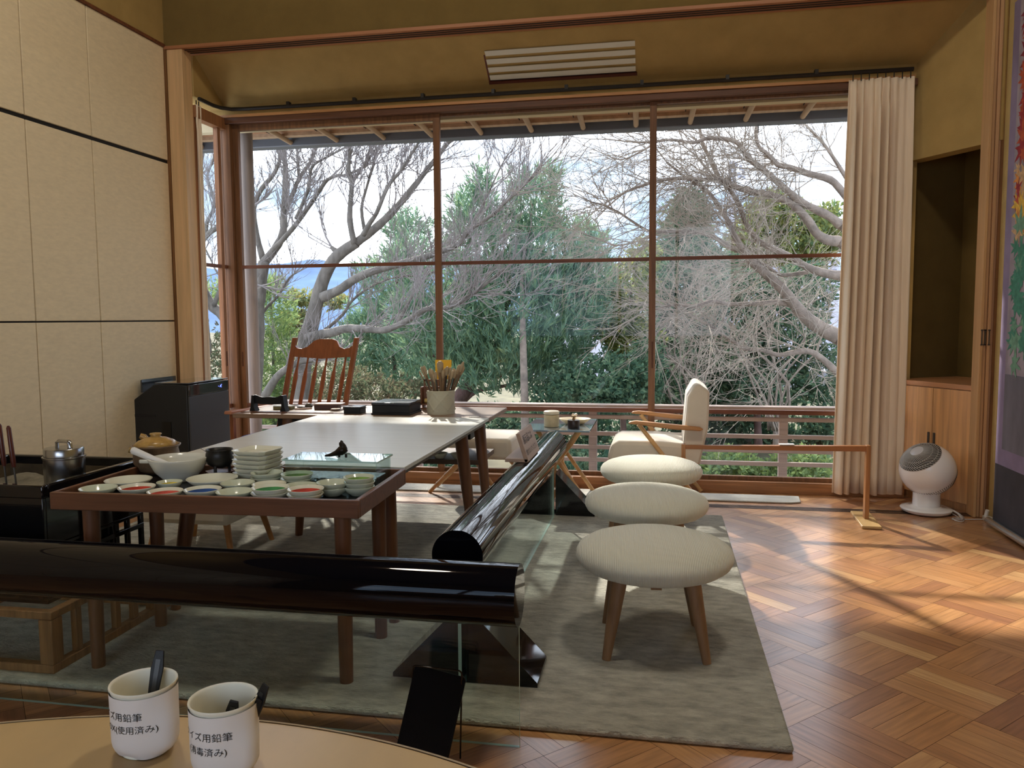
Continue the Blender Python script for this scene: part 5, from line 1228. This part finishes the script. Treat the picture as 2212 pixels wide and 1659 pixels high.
evergreen('evergreen_tree', 'mid-green evergreen behind the long bare limb left of the window mullion', 'tree', 17.5,
 [(850, 600, 75, 60, 0, 1.2), (880, 500, 45, 50, 0, .8), (820, 690, 70, 60, 0, 1.1), (900, 780, 90, 90, 0, 1.4), (780, 760, 60, 80, 0, 1)], 1900, .19, .016, 9, L_soft, 109, base=(850, 1000), trunk=[([(850, 1000), (852, 760), (860, 520)], 18, 5)], updir=.5)
evergreen('brush_thicket', 'brownish leafy thicket low behind the high-back chair', 'bush', 13.5,
 [(720, 830, 90, 60, 0, 1), (820, 850, 80, 50, 0, 1), (900, 860, 70, 45, 0, 1), (660, 880, 60, 50, 0, .8), (450, 800, 60, 110, 0, .9)], 1500, .10, .018, 7, L_brown, 110, base=(760, 1000), updir=.2, fan=1.2)
for i, (x, w, lab) in enumerate(((1560, 80, 'yellow-green shrub below the railing behind the far stool'), (1720, 90, 'yellow-green shrub below the railing nearest the curtain'), (1250, 90, 'green shrub below the railing behind the side table'), (1400, 90, 'green shrub below the railing behind the armchair'), (960, 90, 'green shrub below the railing behind the desk legs'))):
    evergreen('low_shrub', lab, 'shrub', 10.5, [(x, 1040, w, 48, 0, .7), (x+20, 1000, w*.7, 30, .1, .5)], 520 if i < 2 else 420, .075, .022, 7, L_lime if i < 2 else L_dark, 120+i, base=(x, 1085), updir=.3, fan=1.2, group='shrubs below the railing')
evergreen('hedge', 'long dark green hedge behind the balcony railing', 'hedge', 15.5, [(x, 930, 75, 62, 0, .6) for x in range(480, 1860, 95)], 4200, .13, .030, 6, L_dark, 130, base=(1150, 1010), updir=.1, fan=1.2)
b = MB(); p = at(1136, 1010, 11); 
b.tube([at(1136, 1060, 11.3), at(1134, 900, 11.3), at(1130, 740, 11.5), at(1127, 600, 12.2), at(1140, 480, 12.8)], [.07, .06, .05, .03, .015], 10); tag(b.build('tree_stem', M_bark2), 'straight pale bare stem behind the side table', 'tree trunk')

# houses and pole
hs = thing('house', 'white-walled house with grey tiled roof glimpsed between the evergreens', 'house', at(1330, 900, 28))
a = at(1250, 900, 28); c = at(1420, 560, 28)
b = MB(); b.box(a.x-1.6, c.x+.4, 28, 34, -1.5, 2.7); b.build('wall', mat('white_wall', (.62, .60, .66), .8), hs, world=True)
b = MB(); p0 = at(1322, 566, 29); b.add([(p0.x-2.4, 27.2, 2.4), (p0.x+2.2, 27.2, 2.4), (p0.x, 29, p0.z), (p0.x-2.4, 35, 2.4), (p0.x+2.2, 35, 2.4), (p0.x, 35, p0.z)], [(0, 1, 2), (3, 5, 4), (0, 2, 5, 3), (1, 4, 5, 2), (0, 3, 4, 1)]); b.build('roof', mat('grey_tiles', (.12, .13, .16), .6), hs, world=True)
b = MB(); w0 = at(1300, 690, 27.95); b.box(w0.x, w0.x+.6, 27.93, 27.99, w0.z-.5, w0.z+.4); b.build('window', mat('dark_window', (.05, .06, .08), .2), hs, world=True)
hs = thing('house', 'long pale building seen low behind the tan branches at the right', 'house', at(1650, 900, 26))
b = MB(); a = at(1440, 900, 26); c = at(1900, 900, 26); b.box(a.x, c.x, 26, 30, -1.5, at(1600, 812, 26).z); b.build('wall', mat('pale_wall', (.66, .64, .70), .8), hs, world=True)
b = MB(); b.box(a.x-.3, c.x+.3, 25.6, 30, at(1600, 812, 26).z, at(1600, 800, 26).z); b.build('roof', mat('roof_grey', (.2, .2, .23), .7), hs, world=True)
hs = thing('house', 'grey slatted upper storey of a house behind the crossing tan branches', 'house', at(1690, 620, 30))
b = MB(); a = at(1662, 640, 30); c = at(1718, 562, 30); b.box(a.x, c.x+1.5, 30, 33, -1.5, c.z); b.build('wall', mat('slatted_wall', (.50, .50, .60), .8), hs, world=True)
b = MB()
for k in range(9): z = c.z-.12-.13*k; b.box(a.x+.02, c.x+1.4, 29.98, 30, z, z+.04)
b.build('slat', mat('slat_dark', (.25, .25, .32), .8), hs, world=True)
up_ = thing('utility_pole', 'pale utility pole with insulators standing against the sky behind the branches', 'pole', at(1583, 700, 34))
a = at(1583, 700, 34); c = at(1581, 350, 34)
b = MB(); b.tube([a, c], [.17, .15], 12); b.build('pole', mat('concrete', (.42, .42, .46), .8), up_, world=True)
b = MB()
for (x, y) in ((1590, 362), (1600, 368), (1606, 378), (1596, 385)): q = at(x, y, 33.8); b.tube([q, q+Vector((0, 0, .22))], .06, 8)
q = at(1575, 372, 33.9); q2 = at(1610, 384, 33.9); b.tube([q, q2], .05, 6); b.build('insulator', mat('insulator', (.35, .35, .40), .6), up_, world=True)
b = MB()
for y in (366, 380): b.tube([at(1575, y, 33.9), at(1300, y+30, 40)], .012, 4); b.tube([at(1600, y, 33.9), at(1850, y-10, 40)], .012, 4)
b.build('wire', mat('wire', (.25, .25, .28), .6), up_, world=True)

# ------------------------------------------------------------------ fill lamps added overhead, out of view, to brighten the room
for i, x in enumerate((-2.0, .6)):
    o = thing('fill_lamp', 'round fill lamp added out of view overhead, %s one' % ('left' if i == 0 else 'right'), 'lamp', (x, 2.6, 4.9), 0)
    b = MB(); b.lathe([(0, -.09), (.20, -.085), (.26, -.05), (.27, 0), (0, 0)], 40); b.build('glow_shell', mat('fill_glow', (.9, .85, .75), .5, emit=((1.0, .90, .74), 34.0)), o)
